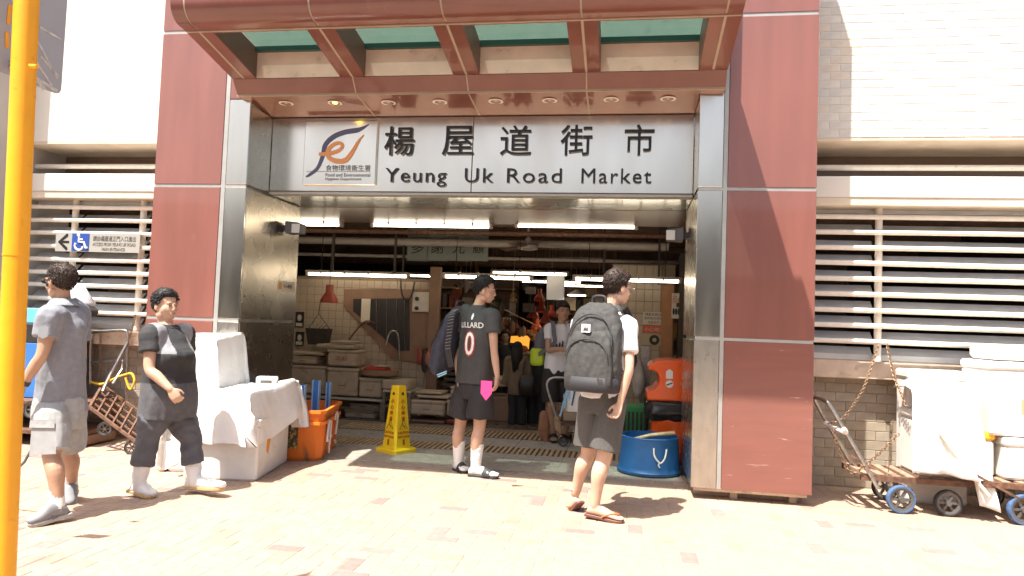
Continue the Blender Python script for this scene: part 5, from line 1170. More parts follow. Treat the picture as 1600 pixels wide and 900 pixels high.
for k, (u, v0, v1, w, y) in enumerate([(456, 597, 640, 8, .72), (473, 601, 640, 10, .62), (495, 594, 640, 11, .9), (514, 597, 640, 6, 1.15)]):
    a = P(u, v0, y=y); ww = w/7.0*.0105*5; z0_ = .05
    o = thing('blue_bar', ['leftmost blue plastic bar standing in the orange crate', 'second blue bar from the left in the orange crate, with a white edge', 'tallest blue plastic bar in the orange crate', 'rightmost thin blue bar in the orange crate'][k], 'bar', (a.x, y, z0_), 'blue bars in the orange crate')
    hw_ = w/FPX*(y+6.4)/2; B().box((-hw_, -.012, 0), (hw_, .012, a.z-z0_)).build('web', M_BLUEP, o); B().box((-hw_-.004, -.02, 0), (-hw_+.008, .02, a.z-z0_+.001)).box((hw_-.008, -.02, 0), (hw_+.004, .02, a.z-z0_+.001)).build('flange', mat('pale_blue_plastic', (.25, .45, .7), .4), o)
# ---- caution cone
ct = V((-3.2, 1.2, 0)); hc = P(622, 602, y=1.2).z
t = thing('caution_cone', 'yellow four sided wet floor cone with black and red lettering', 'caution sign', ct); t.rotation_euler = (0, 0, math.radians(58)); M_CY = mat('caution_yellow', (.8, .56, .01), .45, var=.04, vs=5)
sq = lambda r, z, c=.02: crect(-r, r, -r, r, z, c)
B().loft([sq(.165, 0, .03), sq(.165, .035, .03), sq(.155, .045, .03), sq(.118, .05)]).build('base', M_CY, t)
B().loft([sq(.118, .051), sq(.112, .07), sq(.058, hc-.01, .01), sq(.054, hc, .01)]).build('body', M_CY, t)
def face_m(k, fz, off=.004):
    a = k*math.pi/2; r0 = .118-(.118-.058)*(fz*hc-.051)/(hc-.06); sl = math.atan2(.06, hc-.06)
    M = Matrix.Rotation(a, 4, 'Z'); o_ = M @ V((0, -(r0+off), fz*hc)); return frame(o_, M @ V((1, 0, 0)), M @ V((0, math.sin(sl), math.cos(sl))))
M_CB = mat('caution_ink', (.05, .035, .01), .6); M_CR = mat('caution_red_ink', (.35, .06, .01), .6)
for k in (0, 3):
    for q, ch in enumerate('小心地滑'): text(ch, face_m(k, .74-q*.088), M_CR, 'lettering', t, size=.052, depth=.0006, bold=.001)
    M = face_m(k, .38); tri = [(0, .075), (.052, -.015), (-.052, -.015)]
    b = B(); b.tube([M @ V((x, y, 0)) for x, y in tri], .0035, 5, closed=True); b.tube([M @ V((-.012, .03, 0)), M @ V((.004, .012, 0)), M @ V((.024, .0, 0))], .005, 5); b.ell(M @ V((-.014, .042, 0)), .006); b.build('pictogram', M_CB, t)
    text('CAUTION', face_m(k, .285), M_CR, 'lettering', t, size=.034, depth=.0006, bold=.001); text('WET FLOOR', face_m(k, .225), M_CR, 'lettering', t, size=.029, depth=.0006, bold=.001)
    M = face_m(k, .16); B().box((-.012, -.03, -.001), (.012, .03, .001), M).build('pictogram', M_CR, t)
    M = face_m(k, .88); B().lathe([(.001, .0), (.017, 0), (.017, .001)], M=M, n=14, cap=False).build('pictogram', M_CB, t)
# ---- blue tub with rope handle and stick
M_TUB = mat('blue_barrel_plastic', (.02, .13, .36), .42, var=.12, vs=7, dirt=(.05, .12, .22), ds=10, dth=.6); tc_ = V((-.545, 1.02, 0)); ht = P(1015, 686, y=.75).z
t = thing('blue_tub', 'blue plastic tub with a rope handle beside the right jamb', 'tub', tc_)
B().lathe([(.29, .012), (.31, .014), (.315, .035), (.302, .05), (.297, .08), (.278, ht-.02), (.284, ht-.008), (.28, ht), (.268, ht), (.262, .05), (.0, .045)], n=44, cap=False).build('shell', M_TUB, t, smooth=True)
B().lathe([(.3, 0), (.31, .0), (.31, .016), (.3, .016)], n=40).build('base_ring', M_BLK, t)
rp_ = [(.03, -.297, ht*.78), (.035, -.318, ht*.6), (.07, -.325, ht*.46), (.1, -.322, ht*.42), (.135, -.305, ht*.55), (.15, -.272, ht*.76)]
B().tube(spline(rp_, 6), .008, 7).tube(spline([(.09, -.325, ht*.44), (.075, -.33, ht*.36), (.09, -.33, ht*.3)], 4), .007, 6).build('rope_handle', M_FOAM, t, smooth=True)
o = tag(B().tube([(-.2, -.1, ht-.05), (0, -.04, ht-.0), (.24, .02, ht+.03)], [.016, .02, .024], 10).build('wooden_stick', mat('pale_wood', (.6, .44, .25), .6, var=.15, vs=20), smooth=True), 'pale wooden stick lying across the blue tub', 'stick'); o.location = tc_
# ---- orange litter bin with black bag
yb = 1.45; x0, x1, z0, z1 = rect(1006, 562, 1092, 716, yb); ob = thing('litter_bin', 'orange litter bin with a black bag and a side mouth behind the blue tub', 'litter bin', ((x0+x1)/2+.1, yb+.3, 0)); add = local(ob); M_OB = mat('orange_bin_plastic', (.78, .1, .005), .35, var=.05, coat=.3)
q = [(1012, 573), (1020, 566), (1032, 562), (1100, 562), (1100, 629), (1011, 626), (1010, 612), (1022, 608), (1029, 600), (1031, 592), (1028, 583), (1022, 579), (1014, 579)]
add(B().prism([(p.x, p.z) for p in [P(*c, y=yb) for c in q]], -.55, XZ((0, yb, 0))).build('hood', M_OB, bevel=.03, seg=3))
q = [P(1016, 655, y=yb), P(1100, 655, y=yb), P(1100, 720, y=yb), P(1018, 720, y=yb)]; zb1 = P(1050, 650, y=yb).z; zb0 = P(1050, 626, y=yb).z
add(B().cbox((P(1018, 680, y=yb).x, yb, .0), (P(1100, 680, y=yb).x, yb+.5, zb1), .06).build('body', M_OB))
bg_ = B(); xa, xb = P(1009, 640, y=yb).x, P(1101, 640, y=yb).x; vs = []
for k, z in enumerate((zb1-.06, zb1, (zb1+zb0)/2, zb0-.01)):
    pass
bg_.loft([crect(xa+.01, xb, yb-.02+.01, yb+.52, zb1-.05, .08), crect(xa-.01, xb, yb-.035, yb+.53, zb1+.02, .08), crect(xa, xb, yb-.02, yb+.53, zb0-.03, .08), crect(xa+.02, xb, yb+.01, yb+.5, zb0-.004, .08)]); me = remesh(bg_, .018, 1, 'bin_bag') if 0 else None
bo_ = bg_.build('bin_bag', mat('black_bin_bag', (.02, .02, .021), .25, bump=.5, bs=18)); bmx = bmesh.new(); bmx.from_mesh(bo_.data); bmesh.ops.subdivide_edges(bmx, edges=bmx.edges[:], cuts=5, use_grid_fill=True); bmx.to_mesh(bo_.data); bmx.free(); folds(bo_.data, .022, 13, (1, 1, 1.3)); bo_.data.polygons.foreach_set('use_smooth', [True]*len(bo_.data.polygons)); add(bo_)
a = P(1046, 585, y=yb-.003); add(B().prism([(-.035, -.045), (.035, -.045), (.035, .03), (.0, .055), (-.035, .03)], .003, XZ(a)).build('icon', M_FOAM))
a = P(1046, 600, y=yb-.003); add(B().lathe([(.001, 0), (.04, 0), (.04, .003)], M=XZ(a), n=20, cap=False).build('icon', M_FOAM)); add(B().bar(a+V((-.03, -.005, -.012)), a+V((.03, -.005, .012)), .012, .003, (0, -1, 0)).build('icon', M_INK))
for k in range(3): a = P(1066+k*7, 600, y=yb-.003); add(B().lathe([(.001, 0), (.018, 0), (.018, .003)], M=XZ(a), n=14, cap=False).build('icon', mat('pale_pink_icon', (.6, .3, .24), .6)))
# green basket, pole and grey sack behind
gc = P(988, 668, y=2.1); t = thing('green_basket', 'green plastic basket behind the shorts of the tall man', 'basket', (gc.x, 2.1, 0)); hg = P(988, 632, y=2.1).z; mg = mat('bright_green_plastic', (.03, .25, .07), .5)
B().loft([crect(-.15, .15, -.14, .14, 0, .03), crect(-.19, .19, -.17, .17, hg, .03)]).build('body', mg, t); B().loft([crect(-.2, .2, -.18, .18, hg-.03, .03), crect(-.2, .2, -.18, .18, hg+.002, .03)]).build('rim', mg, t)
for k in range(7): B().box((-.15+k*.046, -.178, .06), (-.125+k*.046, -.15, hg-.06)).build('slot', M_BLK, t)
gs = P(996, 590, y=2.9); t = tag(B().ell((0, 0, .0), (.08, .08, .25), n=18, k=12).build('grey_sack', mat('grey_sack', (.5, .45, .38), .9, var=.15, vs=9), smooth=2), 'crumpled grey sack hanging behind the arm of the tall man', 'sack'); folds(t.data, .05, 7); t.location = gs
# ---- trolley inside with blue and white bag
t = thing('hand_trolley', 'hand trolley with a bent steel handle in front of the young man', 'trolley', P(880, 668, y=2.15)); add = local(t)
add(B().tube(spline([tuple(Q(*a)) for a in ((900, 592, 2.15), (888, 591, 2.1), (866, 590, 2.1), (856, 596, 2.1), (855, 606, 2.1), (861, 626, 2.1), (868, 648, 2.1), (876, 662, 2.1))], 6), .014, 8).build('handle', M_CHROME, smooth=True))
add(B().tube([Q(900, 592, 2.15), Q(905, 640, 2.4), Q(908, 664, 2.4)], .014, 8).build('handle_leg', M_CHROME, smooth=True))
z_ = Q(890, 660, 2.2).z; a, b_ = Q(872, 660, 2.1), Q(925, 662, 2.1); add(B().box((a.x, 2.1, a.z-.03), (b_.x, 2.6, a.z)).build('deck', M_RUST))
for xx in (a.x+.06, b_.x-.06): add(wheel(None, (xx, 2.16, .06), .058, M_TYRE))
for k in range(2): bxx = thing('foam_box', ['low foam box on the hand trolley inside the entrance', 'upper foam box on the hand trolley inside the entrance'][k], 'box', ((a.x+b_.x)/2+.05, 2.4, a.z+.002+k*.16), 'boxes on the hand trolley'); B().cbox((-.2, -.15, 0), (.2, .15, .1), .01).build('body', M_FOAMD, bxx); B().cbox((-.21, -.16, .102), (.21, .16, .155), .01).build('lid', M_FOAMD, bxx)
tb = Q(898, 640, 1.95); t = thing('carrier_bag', 'white carrier bag with pale blue straps on the hand trolley', 'bag', tb); sb = mat('pale_blue_strap', (.3, .55, .75), .6)
B().loft([crect(-.09, .09, -.05, .05, -.02, .02), crect(-.1, .1, -.05, .05, .14, .02), crect(-.07, .08, -.02, .02, .27, .01)]).build('bag', M_WHT_ if 0 else M_FOAM, t)
for k in range(3): B().tube(spline([(-.06-.05*k, -.05, .12-.1*k), (-.07, -.05, .3), (-.03+.02*k, -.05, .42), (.0, -.05, .26), (-.03, -.05, .05)], 5), .011, 6).build('strap', sb, t)
rg = Q(850, 668, 2.4); t = tag(B().ell((0, 0, .17), (.075, .06, .2), n=16, k=10).build('paper_bag', mat('orange_brown_bag', (.35, .17, .09), .85, var=.2, vs=10), smooth=2), 'crumpled orange brown bag beside the legs of the young man', 'bag'); folds(t.data, .03, 9); t.location = (rg.x, 2.45, 0)
tag(B().tube([Q(869, 650, 2.05), Q(872, 668, 2.05), Q(876, 678, 2.05)], [.03, .045, .02], 8).build('cloth_rag', M_WOOD, smooth=True), 'brown rag tied on the hand trolley handle', 'rag')
# ---- trolleys with foam boxes on the right
def flatcart(label, x0, x1, y0, y1, z, wheels, boards, t0):
    t = thing('flat_trolley', label, 'trolley', t0, 'trolleys right of the entrance'); add = local(t)
    for yy in (y0, y1): add(B().bar((x0, yy, z), (x1, yy, z), .04, .045).build('rail', M_RUST))
    n = boards
    for k in range(n): xx = x0+(x1-x0)*(k+.5)/n; add(B().box((xx-.03, y0, z+.001), (xx+.03, y1, z+.028)).build('board', mat('weathered_wood', (.3, .19, .13), .8, var=.25, vs=12, dirt=(.45, .36, .28), ds=14, dth=.6)))
    for (c, m_) in wheels: add(wheel(None, c, c[2], m_, rb.uniform(-.15, .15), .05))
    return t, add
zA = P(1380, 748, y=.05).z
t, add = flatcart('rusty flat trolley with a leaning steel handle beside the right pillar', P(1330, 735, y=.3).x, 2.0, .06, .55, zA, [((1.42, .03, .112), M_TYREB), ((1.46, .5, .11), M_TYRE), ((1.78, .05, .105), M_TYRE), ((1.8, .5, .1), M_TYRE)], 8, (1.6, .3, 0))
add(B().tube(spline([tuple(Q(*a)) for a in ((1372, 763, .02), (1330, 690, .05), (1298, 636, .1), (1290, 627, .14), (1277, 622, .34), (1274, 626, .4), (1295, 665, .42), (1336, 733, .45))], 5), .0165, 10).build('handle', M_CHROME, smooth=True))
add(B().bar(Q(1328, 712, .4), Q(1425, 768, .12), .03, .02).build('brace', M_RUST)); add(B().tube([Q(1306, 672, .42), Q(1318, 674, .1)], .012, 8).build('crossbar', M_RUST)); add(B().tube(spline([tuple(Q(*a)) for a in ((1290, 660, .38), (1300, 668, .3), (1312, 672, .1), (1322, 676, .05), (1318, 670, .02))], 4), .02, 7).build('rag_tie', M_FOAM, smooth=True))
t, add = flatcart('loaded flat trolley with foam boxes at the right edge', 1.98, 3.4, -.06, .55, zA+.03, [((2.27, -.06, .118), M_TYREB), ((2.3, .5, .11), M_TYRE), ((3.2, -.05, .118), M_TYREB)], 12, (2.6, .3, 0))
add(B().tube(spline([tuple(Q(*a)) for a in ((1545, 775, -.1), (1500, 720, -.06), (1466, 672, -.02), (1456, 662, .04), (1446, 664, .3), (1446, 672, .4), (1466, 708, .42), (1492, 748, .42))], 5), .0165, 10).build('handle', mat('cream_tube', (.6, .52, .42), .5, var=.15, vs=20), smooth=True))
add(B().bar(Q(1512, 735, -.06), Q(1590, 778, -.08), .03, .02).build('brace', M_RUST))
zt_ = zA+.062
for k, (a0, a1, b0, b1, z0_, z1_, lb) in enumerate([(2.17, 3.3, .0, .5, zt_, zt_+.33, 'long white foam box at the bottom of the load on the right trolley'), (2.07, 3.3, .02, .54, zt_+.34, zt_+.93, 'large white foam box on top of the load on the right trolley'), (1.97, 2.14, .06, .4, zt_, zt_+.36, 'small white tub with yellow rim between the trolley handle and foam boxes'), (2.12, 3.3, .04, .5, zt_+.94, zt_+1.06, 'white foam slab on the topmost box of the right trolley')]):
    t = thing('foam_box' if k != 2 else 'white_tub', lb, 'box' if k != 2 else 'tub', ((a0+a1)/2, (b0+b1)/2, z0_), 'load on the right trolley'); w, d, h = (a1-a0)/2, (b1-b0)/2, z1_-z0_
    if k == 3: B().cbox((-w, -d, 0), (w, d, h), .03).build('slab', M_FOAM, t)
    else:
        if k != 2: B().box((-w*.3, -d-.0015, h-.15), (-w*.2, -d+.004, h-.001)).box((-w*.62, -d+.0065, h*.3), (-w*.35, -d+.009, h*.5)).build('tape', mat('brown_tape', (.5, .36, .2), .5), t)
        B().cbox((-w+.008, -d+.008, 0), (w-.008, d-.008, h-.07), .02).build('body', M_FOAM, t); B().cbox((-w, -d, h-.068), (w, d, h), .018).build('lid' if k != 2 else 'rim', M_FOAM if k != 2 else mat('yellow_rim', (.8, .42, .02), .5), t)
# white tarpaulin over the left trolley load
bx_ = thing('foam_box', 'tall white foam box standing behind the tarpaulin under the grille', 'box', (1.86, .58, 0)); B().cbox((-.24, -.14, .0), (.24, .14, 1.06), .02).build('body', M_FOAM, bx_); B().cbox((-.25, -.15, 1.062), (.25, .15, 1.14), .02).build('lid', M_FOAM, bx_)
bx_ = thing('foam_box', 'white foam box under the tarpaulin on the rusty trolley', 'box', (1.78, .32, zA+.03)); B().cbox((-.2, -.2, 0), (.2, .2, .45), .02).build('body', M_FOAM, bx_); B().cbox((-.21, -.21, .452), (.21, .21, .52), .02).build('lid', M_FOAM, bx_)
vs = []; fs = []; NX, NZ = 30, 26; top = zA+.6
for i in range(NX+1):
    for j in range(NZ+1):
        a, c = i/NX, j/NZ; x = 1.5+.5*a+.05*c*(a-.3)+.07*c*c*(1 if a > .6 else 0); z = top+.26*(.3+.7*math.sin(math.pi*min(1, a*.9+.1)))-(.66+.12*math.sin(a*3)+(.18 if a > .72 else 0))*c; y = .06-.13*c**.6+.045*math.sin(a*15+1)*c+.02*noise.noise(V((a*6, c*5, 2)))
        vs.append((x, y, z))
for i in range(NX):
    for j in range(NZ): q = i*(NZ+1)+j; fs.append((q, q+1, q+NZ+2, q+NZ+1))
back = []
for i in range(NX+1): x, y, z = vs[i*(NZ+1)]; back.append((x, y+.12, z+.02)); back.append((x+.02, y+.45, z-.02+.02*noise.noise(V((i*.3, 0, 0)))))
n0 = len(vs); vs += back
for i in range(NX): fs.append((i*(NZ+1), (i+1)*(NZ+1), n0+2*i+2, n0+2*i)); fs.append((n0+2*i, n0+2*i+2, n0+2*i+3, n0+2*i+1))
o = B().add(vs, fs).build('tarpaulin', M_SHEET, smooth=2); md = o.modifiers.new('s', 'SOLIDIFY'); md.thickness = .006; tag(o, 'white tarpaulin hanging over the load of the rusty trolley', 'tarpaulin')
chain([Q(1372, 538, .66), Q(1350, 605, .45), Q(1318, 652, .3), Q(1294, 662, .3)], 'long rusty chain from the grille to the trolley handle beside the pillar')
chain([Q(1386, 538, .66), Q(1398, 590, .4), Q(1416, 634, .2)], 'rusty chain from the grille down to the tarpaulin')
chain([Q(1302, 672, .12), Q(1312, 705, .1), Q(1332, 738, .05), Q(1370, 712, .0), Q(1404, 678, .0)], 'rusty chain sagging from the trolley handle to the tarpaulin')
tag(B().tube([Q(1396, 655, .1), Q(1392, 700, .1), Q(1388, 738, .1)], .004, 5).build('cord', M_CHAIN), 'thin cord hanging from the tarpaulin beside the chain', 'cord')
# ================================================================ the people in the photograph
SK1 = skin('fair', (.56, .36, .26)); SK2 = skin('tan', (.42, .25, .165)); SK3 = skin('warm', (.5, .31, .215))
M_WHT = mat('white_cotton', (.7, .71, .73), .85, var=.04, vs=5, bump=.7, bs=16, sheen=.1); M_CHAR = mat('charcoal_jersey', (.05, .049, .05), .8, var=.1, vs=20, bump=.7, bs=15)
M_BLKS = mat('black_shorts', (.02, .019, .021), .75, var=.1, vs=10, bump=.7, bs=13); M_GRY = mat('grey_marl_shorts', (.085, .08, .075), .9, var=.25, vs=160, bump=.1, bs=200)
M_POLO = mat('grey_polo', (.215, .225, .255), .85, var=.09, vs=30, bump=.8, bs=14); M_CARGO = mat('grey_cargo', (.33, .335, .335), .85, var=.1, vs=25, bump=.8, bs=15)
M_WBLK = mat('faded_black_tee', (.03, .03, .033), .85, var=.12, vs=14, bump=.8, bs=14); M_WGRY = mat('grey_yoke', (.24, .24, .26), .85, var=.1, vs=30); M_WHEM = mat('grey_hem', (.085, .085, .095), .85, var=.15, vs=20, bump=.8, bs=14); M_NTR = mat('slate_trousers', (.09, .091, .105), .85, var=.15, vs=12, bump=.9, bs=16)
M_BOOT = mat('white_rubber', (.75, .75, .74), .35, var=.05, vs=6); M_BAGG = mat('grey_backpack', (.043, .042, .041), .8, var=.16, vs=30, bump=.7, bs=20); M_BAGN = mat('navy_backpack', (.03, .032, .05), .65, var=.15, vs=20, bump=.7, bs=20); M_STRAP = mat('dark_strap', (.022, .022, .026), .7)
M_SANB = mat('black_slide', (.025, .025, .028), .6); M_FLIP = mat('brown_flipflop', (.14, .055, .04), .6); M_FLIPS = mat('orange_thong', (.42, .1, .03), .5)
# ---- tall man with the grey backpack
Q = lambda u, v, y: P(u, v, y=y)
J = dict(shl=Q(908, 508, -.71), shr=Q(981, 510, -.86), ell=Q(903, 572, -.62), elr=Q(983, 574, -.98), wrl=Q(915, 590, -.42), wrr=Q(969, 629, -1.0), fil=Q(925, 590, -.3), fir=Q(957, 664, -1.0),
    neck=Q(952, 489, -.78), head=Q(966, 450, -.76), hpl=Q(925, 624, -.74), hpr=Q(959, 627, -.83), knl=Q(918, 708, -.71), knr=Q(942, 716, -.86), anl=Q(899, 770, -.66), anr=Q(929, 790, -.87), tol=Q(889, 801, -.6), tor=P(974, 811, z=.03))
J['thr'] = (0, 0, 0); J['thr'] = V((-.5, .7, .2)); J['pnr'] = V((-.75, -.6, .1))
human('tall man in white polo shirt and grey shorts wearing a grey backpack', J, (.45, .89), (.4, .92), (.83, .56), SK1, dict(m=M_WHT, sleeve=.66, hem=.02, w=.95, d=.95, sl=1.12, fold=.008), dict(m=M_GRY, end=.86, g=1.12, fold=.009), sandal(M_FLIP, M_FLIPS, 'thong'), dict(m=M_HAIRB, top=.022, side=.0, back=-.075, seed=4, spiky=.7, vol=1.1), s=1.03, pitch=-.12, girth=.93, armg=.9, curl=(.4, .75))
add = HUM['add']; HM = HUM['HM']; hs = HUM['hs']
gl = B()
for x in (-1, 1):
    c = [HM @ (V((x*.032+.021*math.cos(a), .108, .002+.016*math.sin(a)))*hs) for a in [2*math.pi*k/14 for k in range(14)]]; gl.tube(c, .0016, 5, closed=True)
    gl.tube([HM @ (V((x*.052, .106, .006))*hs), HM @ (V((x*.08, .04, .008))*hs), HM @ (V((x*.082, -.01, .006))*hs)], .0016, 5)
gl.tube([HM @ (V((-.012, .11, .004))*hs), HM @ (V((.012, .11, .004))*hs)], .0016, 5); add(gl.build('glasses', M_CHROME))
rc, fc, J_ = HUM['rc'], HUM['fc'], HUM['J']
col_ = B(); nk = J_['neck']; col_.loft([ringe(nk+V((0, 0, -.02)), rc, fc, .084, .08, 20, 2), ringe(nk+V((0, 0, .03)), rc, fc, .07, .068, 20, 2), ringe(nk+V((0, 0, -.012)), rc, fc, .098, .094, 20, 2)], cap=False); add(col_.build('collar', M_WHT, smooth=2))
add(B().tube([Q(986+3*math.cos(a)*0, 0, 0) if 0 else J_['anl']+V((.043*math.cos(a), .043*math.sin(a), .03)) for a in [2*math.pi*k/14 for k in range(14)]], .003, 5, closed=True).build('ankle_cord', M_FOAM))
for c in 'lr': pass
bc = Q(937, 542, -.86)
bp, r_, u_, k_ = backpack('large plain grey backpack with a white patch on the tall man', bc, rc, -fc, .66, .43, .19, M_BAGG, M_STRAP, lean=-.03); bpa = local(bp)
B().loft([ringe(k_*.1+u_*-.33, r_, k_, .19, .1, 20, 3), ringe(k_*.1+u_*-.315, r_, k_, .205, .12, 20, 3), ringe(k_*.1+u_*-.22, r_, k_, .212, .125, 20, 3)]).build('base_panel', M_STRAP, bp, smooth=2)
pt = B().prism([(-.035, -.03), (.035, -.03), (.035, .03), (-.035, .03)], .004, frame(r_*-.02+u_*.13+k_*.2, -r_ if 0 else r_, u_)).build('patch', M_WHT, bp); pt.location = (0, 0, 0)
B().prism([(-.022, -.018), (.022, -.018), (.014, .012), (.004, -.004), (-.006, .014)], .003, frame(r_*-.02+u_*.13+k_*.204, r_, u_)).build('patch_mark', M_CHAR, bp)
for sg in (-1, 1):
    S_ = J_['shr'] if sg > 0 else J_['shl']; top = bc+u_*.28+r_*sg*.08; p2 = J_['neck']+rc*sg*.115+V((0, 0, .035)); p3 = p2+fc*.12+V((0, 0, -.09)); p4 = p3+fc*.02+V((0, 0, -.2)); p5 = bc+r_*sg*.2-u_*.2+fc*.03
    pp = spline([tuple(q) for q in (top, p2-fc*.06, p2+fc*.03, p3, p4, p4.lerp(p5, .5)+r_*sg*.05, p5)], 5); b = B()
    for i in range(len(pp)-1): b.bar(pp[i], V(pp[i+1])+(V(pp[i+1])-V(pp[i])).normalized()*.006, .055, .012, -fc+V((0, 0, .6)))
    bpa(b.build('shoulder_strap', M_STRAP))
for k in range(1): bpa(B().tube([bc+r_*.2-u_*(.1+.05*k)+k_*.08, bc+r_*.215-u_*(.2+.06*k)+k_*.02, bc+r_*.19-u_*(.34+.03*k)], .005, 5).build('webbing', M_STRAP))
# ---- man in the dark jersey
J = dict(shl=Q(727, 489, .44), shr=Q(769, 494, .3), ell=Q(715, 548, .5), elr=Q(772, 548, .24), wrl=Q(716, 590, .4), wrr=Q(777, 588, .2), fil=Q(718, 606, .36), fir=Q(775, 608, .18), neck=Q(747, 477, .37), head=Q(758, 454, .37),
    hpl=Q(727, 606, .42), hpr=Q(754, 608, .32), knl=Q(718, 664, .44), knr=Q(748, 668, .28), anl=Q(716, 724, .46), anr=Q(743, 731, .26), tol=P(729, 734, z=.035), tor=P(778, 742, z=.035))
J['thr'] = V((-.3, .8, 0)); J['pnr'] = V((-.9, .1, 0))
sl_ = sandal(M_SANB, M_SANB, 'band', .028)
human('man in dark numbered jersey, black shorts and white socks seen from behind', J, (.35, .94), (.32, .95), (.97, .12), SK3, dict(m=M_CHAR, sleeve=.5, hem=.05, w=1.06, d=1.08, fold=.008, sl=1.08), dict(m=M_BLKS, end=.78, g=1.3, fold=.01), dict(l=sock_sandal(M_BOOT, sl_, .22), r=sock_sandal(M_BOOT, sl_, .22, True)), dict(top=.024, side=.03, back=-.03, seed=2, spiky=1.3, fringe=.086, tl=.95), s=1.0, pitch=-.14, girth=.96, armg=.95, curl=(.4, .45))
add = HUM['add']; so = HUM['shirt']; po = HUM['pants']; J_ = HUM['J']; rc, fc = HUM['rc'], HUM['fc']
M_WPRINT = mat('white_print', (.75, .74, .72), .7); M_RPRINT = mat('red_print_edge', (.4, .05, .04), .7)
bk = (J_['shl']+J_['shr'])/2-fc*.5
JF = lambda du, dz: frame(bk+rc*du+V((0, 0, dz)), rc, (0, 0, 1))
decal(text_mesh('LILLARD', .072, .001, sx=.92, bold=.001), JF(-.005, -.125), so, M_WPRINT, 'name_lettering', .005, parent=so)
decal(text_mesh('0', .3, .001, sx=.72, bold=.016), JF(-.012, -.375), so, M_RPRINT, 'number_outline', .0045, parent=so)
decal(text_mesh('0', .3, .001, sx=.72, bold=.002), JF(-.012, -.375), so, M_WPRINT, 'number', .008, parent=so)
decal(flat([(-.009, -.03), (.009, -.03), (.012, .005), (.004, .03), (-.004, .03), (-.012, .005)]), JF(0, -.02), so, M_WPRINT, 'neck_mark', .005, parent=so)
pel = (J_['hpl']+J_['hpr'])/2
decal(flat([(-.047, .075), (.047, .075), (.047, -.03), (0, -.09), (-.047, -.03)]), frame(Q(760, 609, -.3), (1, 0, 0), (0, 0, 1)), po, mat('magenta_patch', (.75, .04, .2), .6), 'shorts_patch', .006, parent=po)
bc = Q(708, 532, .36)
bp, r_, u_, k_ = backpack('navy backpack with a ribbed strap hanging from the shoulder of the man in the jersey', bc, (.45, .89, 0), (-.88, -.3, 0), .66, .27, .135, M_BAGN, M_STRAP, lean=-.22); bpa = local(bp)
ps = spline([tuple(Q(*a)) for a in ((722, 482, .22), (708, 488, .2), (703, 515, .16), (700, 545, .16), (705, 572, .2))], 6); b = B()
for i in range(len(ps)-1): b.bar(ps[i], V(ps[i+1])+(V(ps[i+1])-V(ps[i])).normalized()*.006, .055, .016, (.1, -1, .1))
bpa(b.build('shoulder_strap', M_STRAP))
for k in range(15):
    a = V(ps[4+k]); bpa(B().bar(a+V((-.026, -.012, -.004)), a+V((.026, -.012, .008)), .004, .007, (0, -1, 0)).build('strap_rib', M_WGRY))
a = Q(683, 586, .2); bpa(B().bar(a, Q(698, 580, .2), .01, .016, (0, -1, 0)).bar(Q(684, 589, .2), Q(698, 583, .2), .01, .006, (0, -1, 0)).build('reflector', mat('pale_blue_reflector', (.3, .6, .75), .4)))
# ---- man walking left in the grey polo
J = dict(shl=Q(80, 496, -1.97), shr=Q(121, 493, -1.66), ell=Q(66, 553, -2.02), elr=Q(126, 560, -1.6), wrl=Q(34, 605, -2.05), wrr=Q(112, 610, -1.6), fil=Q(24, 634, -2.05), fir=Q(105, 630, -1.6), neck=Q(100, 474, -1.81), head=Q(94, 441, -1.82),
    hpl=Q(80, 648, -1.9), hpr=Q(106, 648, -1.69), knl=Q(82, 712, -1.95), knr=Q(108, 705, -1.6), anl=Q(91, 790, -1.98), anr=Q(112, 757, -1.47), tol=P(47, 815, z=.03), tor=P(104, 787, y=-1.6))
J['thl'] = V((-.6, -.6, .2)); J['pnl'] = V((.3, .9, .2))
M_NB = mat('pale_grey_trainer', (.2, .2, .21), .7, var=.1, vs=20); M_NBS = mat('white_sole', (.35, .33, .31), .6); M_NBT = mat('dark_trainer_patch', (.12, .12, .15), .6)
human('man walking left in grey polo shirt, cargo shorts and trainers behind the yellow post', J, (-.9, .43), (-.86, .5), (-.97, .2), SK2, dict(m=M_POLO, sleeve=.55, hem=.02, w=.9, d=.95, slack=.002, fold=.016, sl=1.1), dict(m=M_CARGO, end=.9, g=1.1, fold=.012), shoe(M_NB, M_NBS, M_FOAM, .1, M_NBT), dict(m=M_HAIRB, top=.013, side=.016, back=-.04, tl=.6, seed=6, spiky=.8), s=1.02, girth=1.02, armg=1.0, curl=(.4, .4))
add = HUM['add']; J_ = HUM['J']; HM = HUM['HM']; hs = HUM['hs']; rc, fc = HUM['rc'], HUM['fc']; nk = J_['neck']
add(B().loft([ringe(nk+V((0, 0, -.02)), rc, fc, .09, .085, 20, 2), ringe(nk+V((0, 0, .035)), rc, fc, .074, .072, 20, 2), ringe(nk+V((0, 0, -.012)), rc, fc, .102, .1, 20, 2)], cap=False).build('collar', M_POLO, smooth=2))
gl = B()
for x in (-1, 1): gl.ell((x*.033, .104, .004), (.027, .006, .018), HM @ Matrix.Scale(hs, 4), 12, 8); gl.tube([HM @ (V((x*.056, .1, .008))*hs), HM @ (V((x*.082, .03, .01))*hs), HM @ (V((x*.084, -.012, .006))*hs)], .003, 5)
add(gl.build('sunglasses', M_BLK, smooth=2)); add(B().ell((-.086, .006, -.02), (.008, .012, .018), HM @ Matrix.Scale(hs, 4), 10, 6).build('earpiece', M_BLK))
wv = (J_['ell']-J_['wrl']).normalized(); wc = J_['wrl']+wv*.035; b = B(); b.tube([wc-wv*.014, wc+wv*.014], .0345, 16); add(b.build('watch', M_BLK, smooth=True))
so = HUM['shirt']; po = HUM['pants']
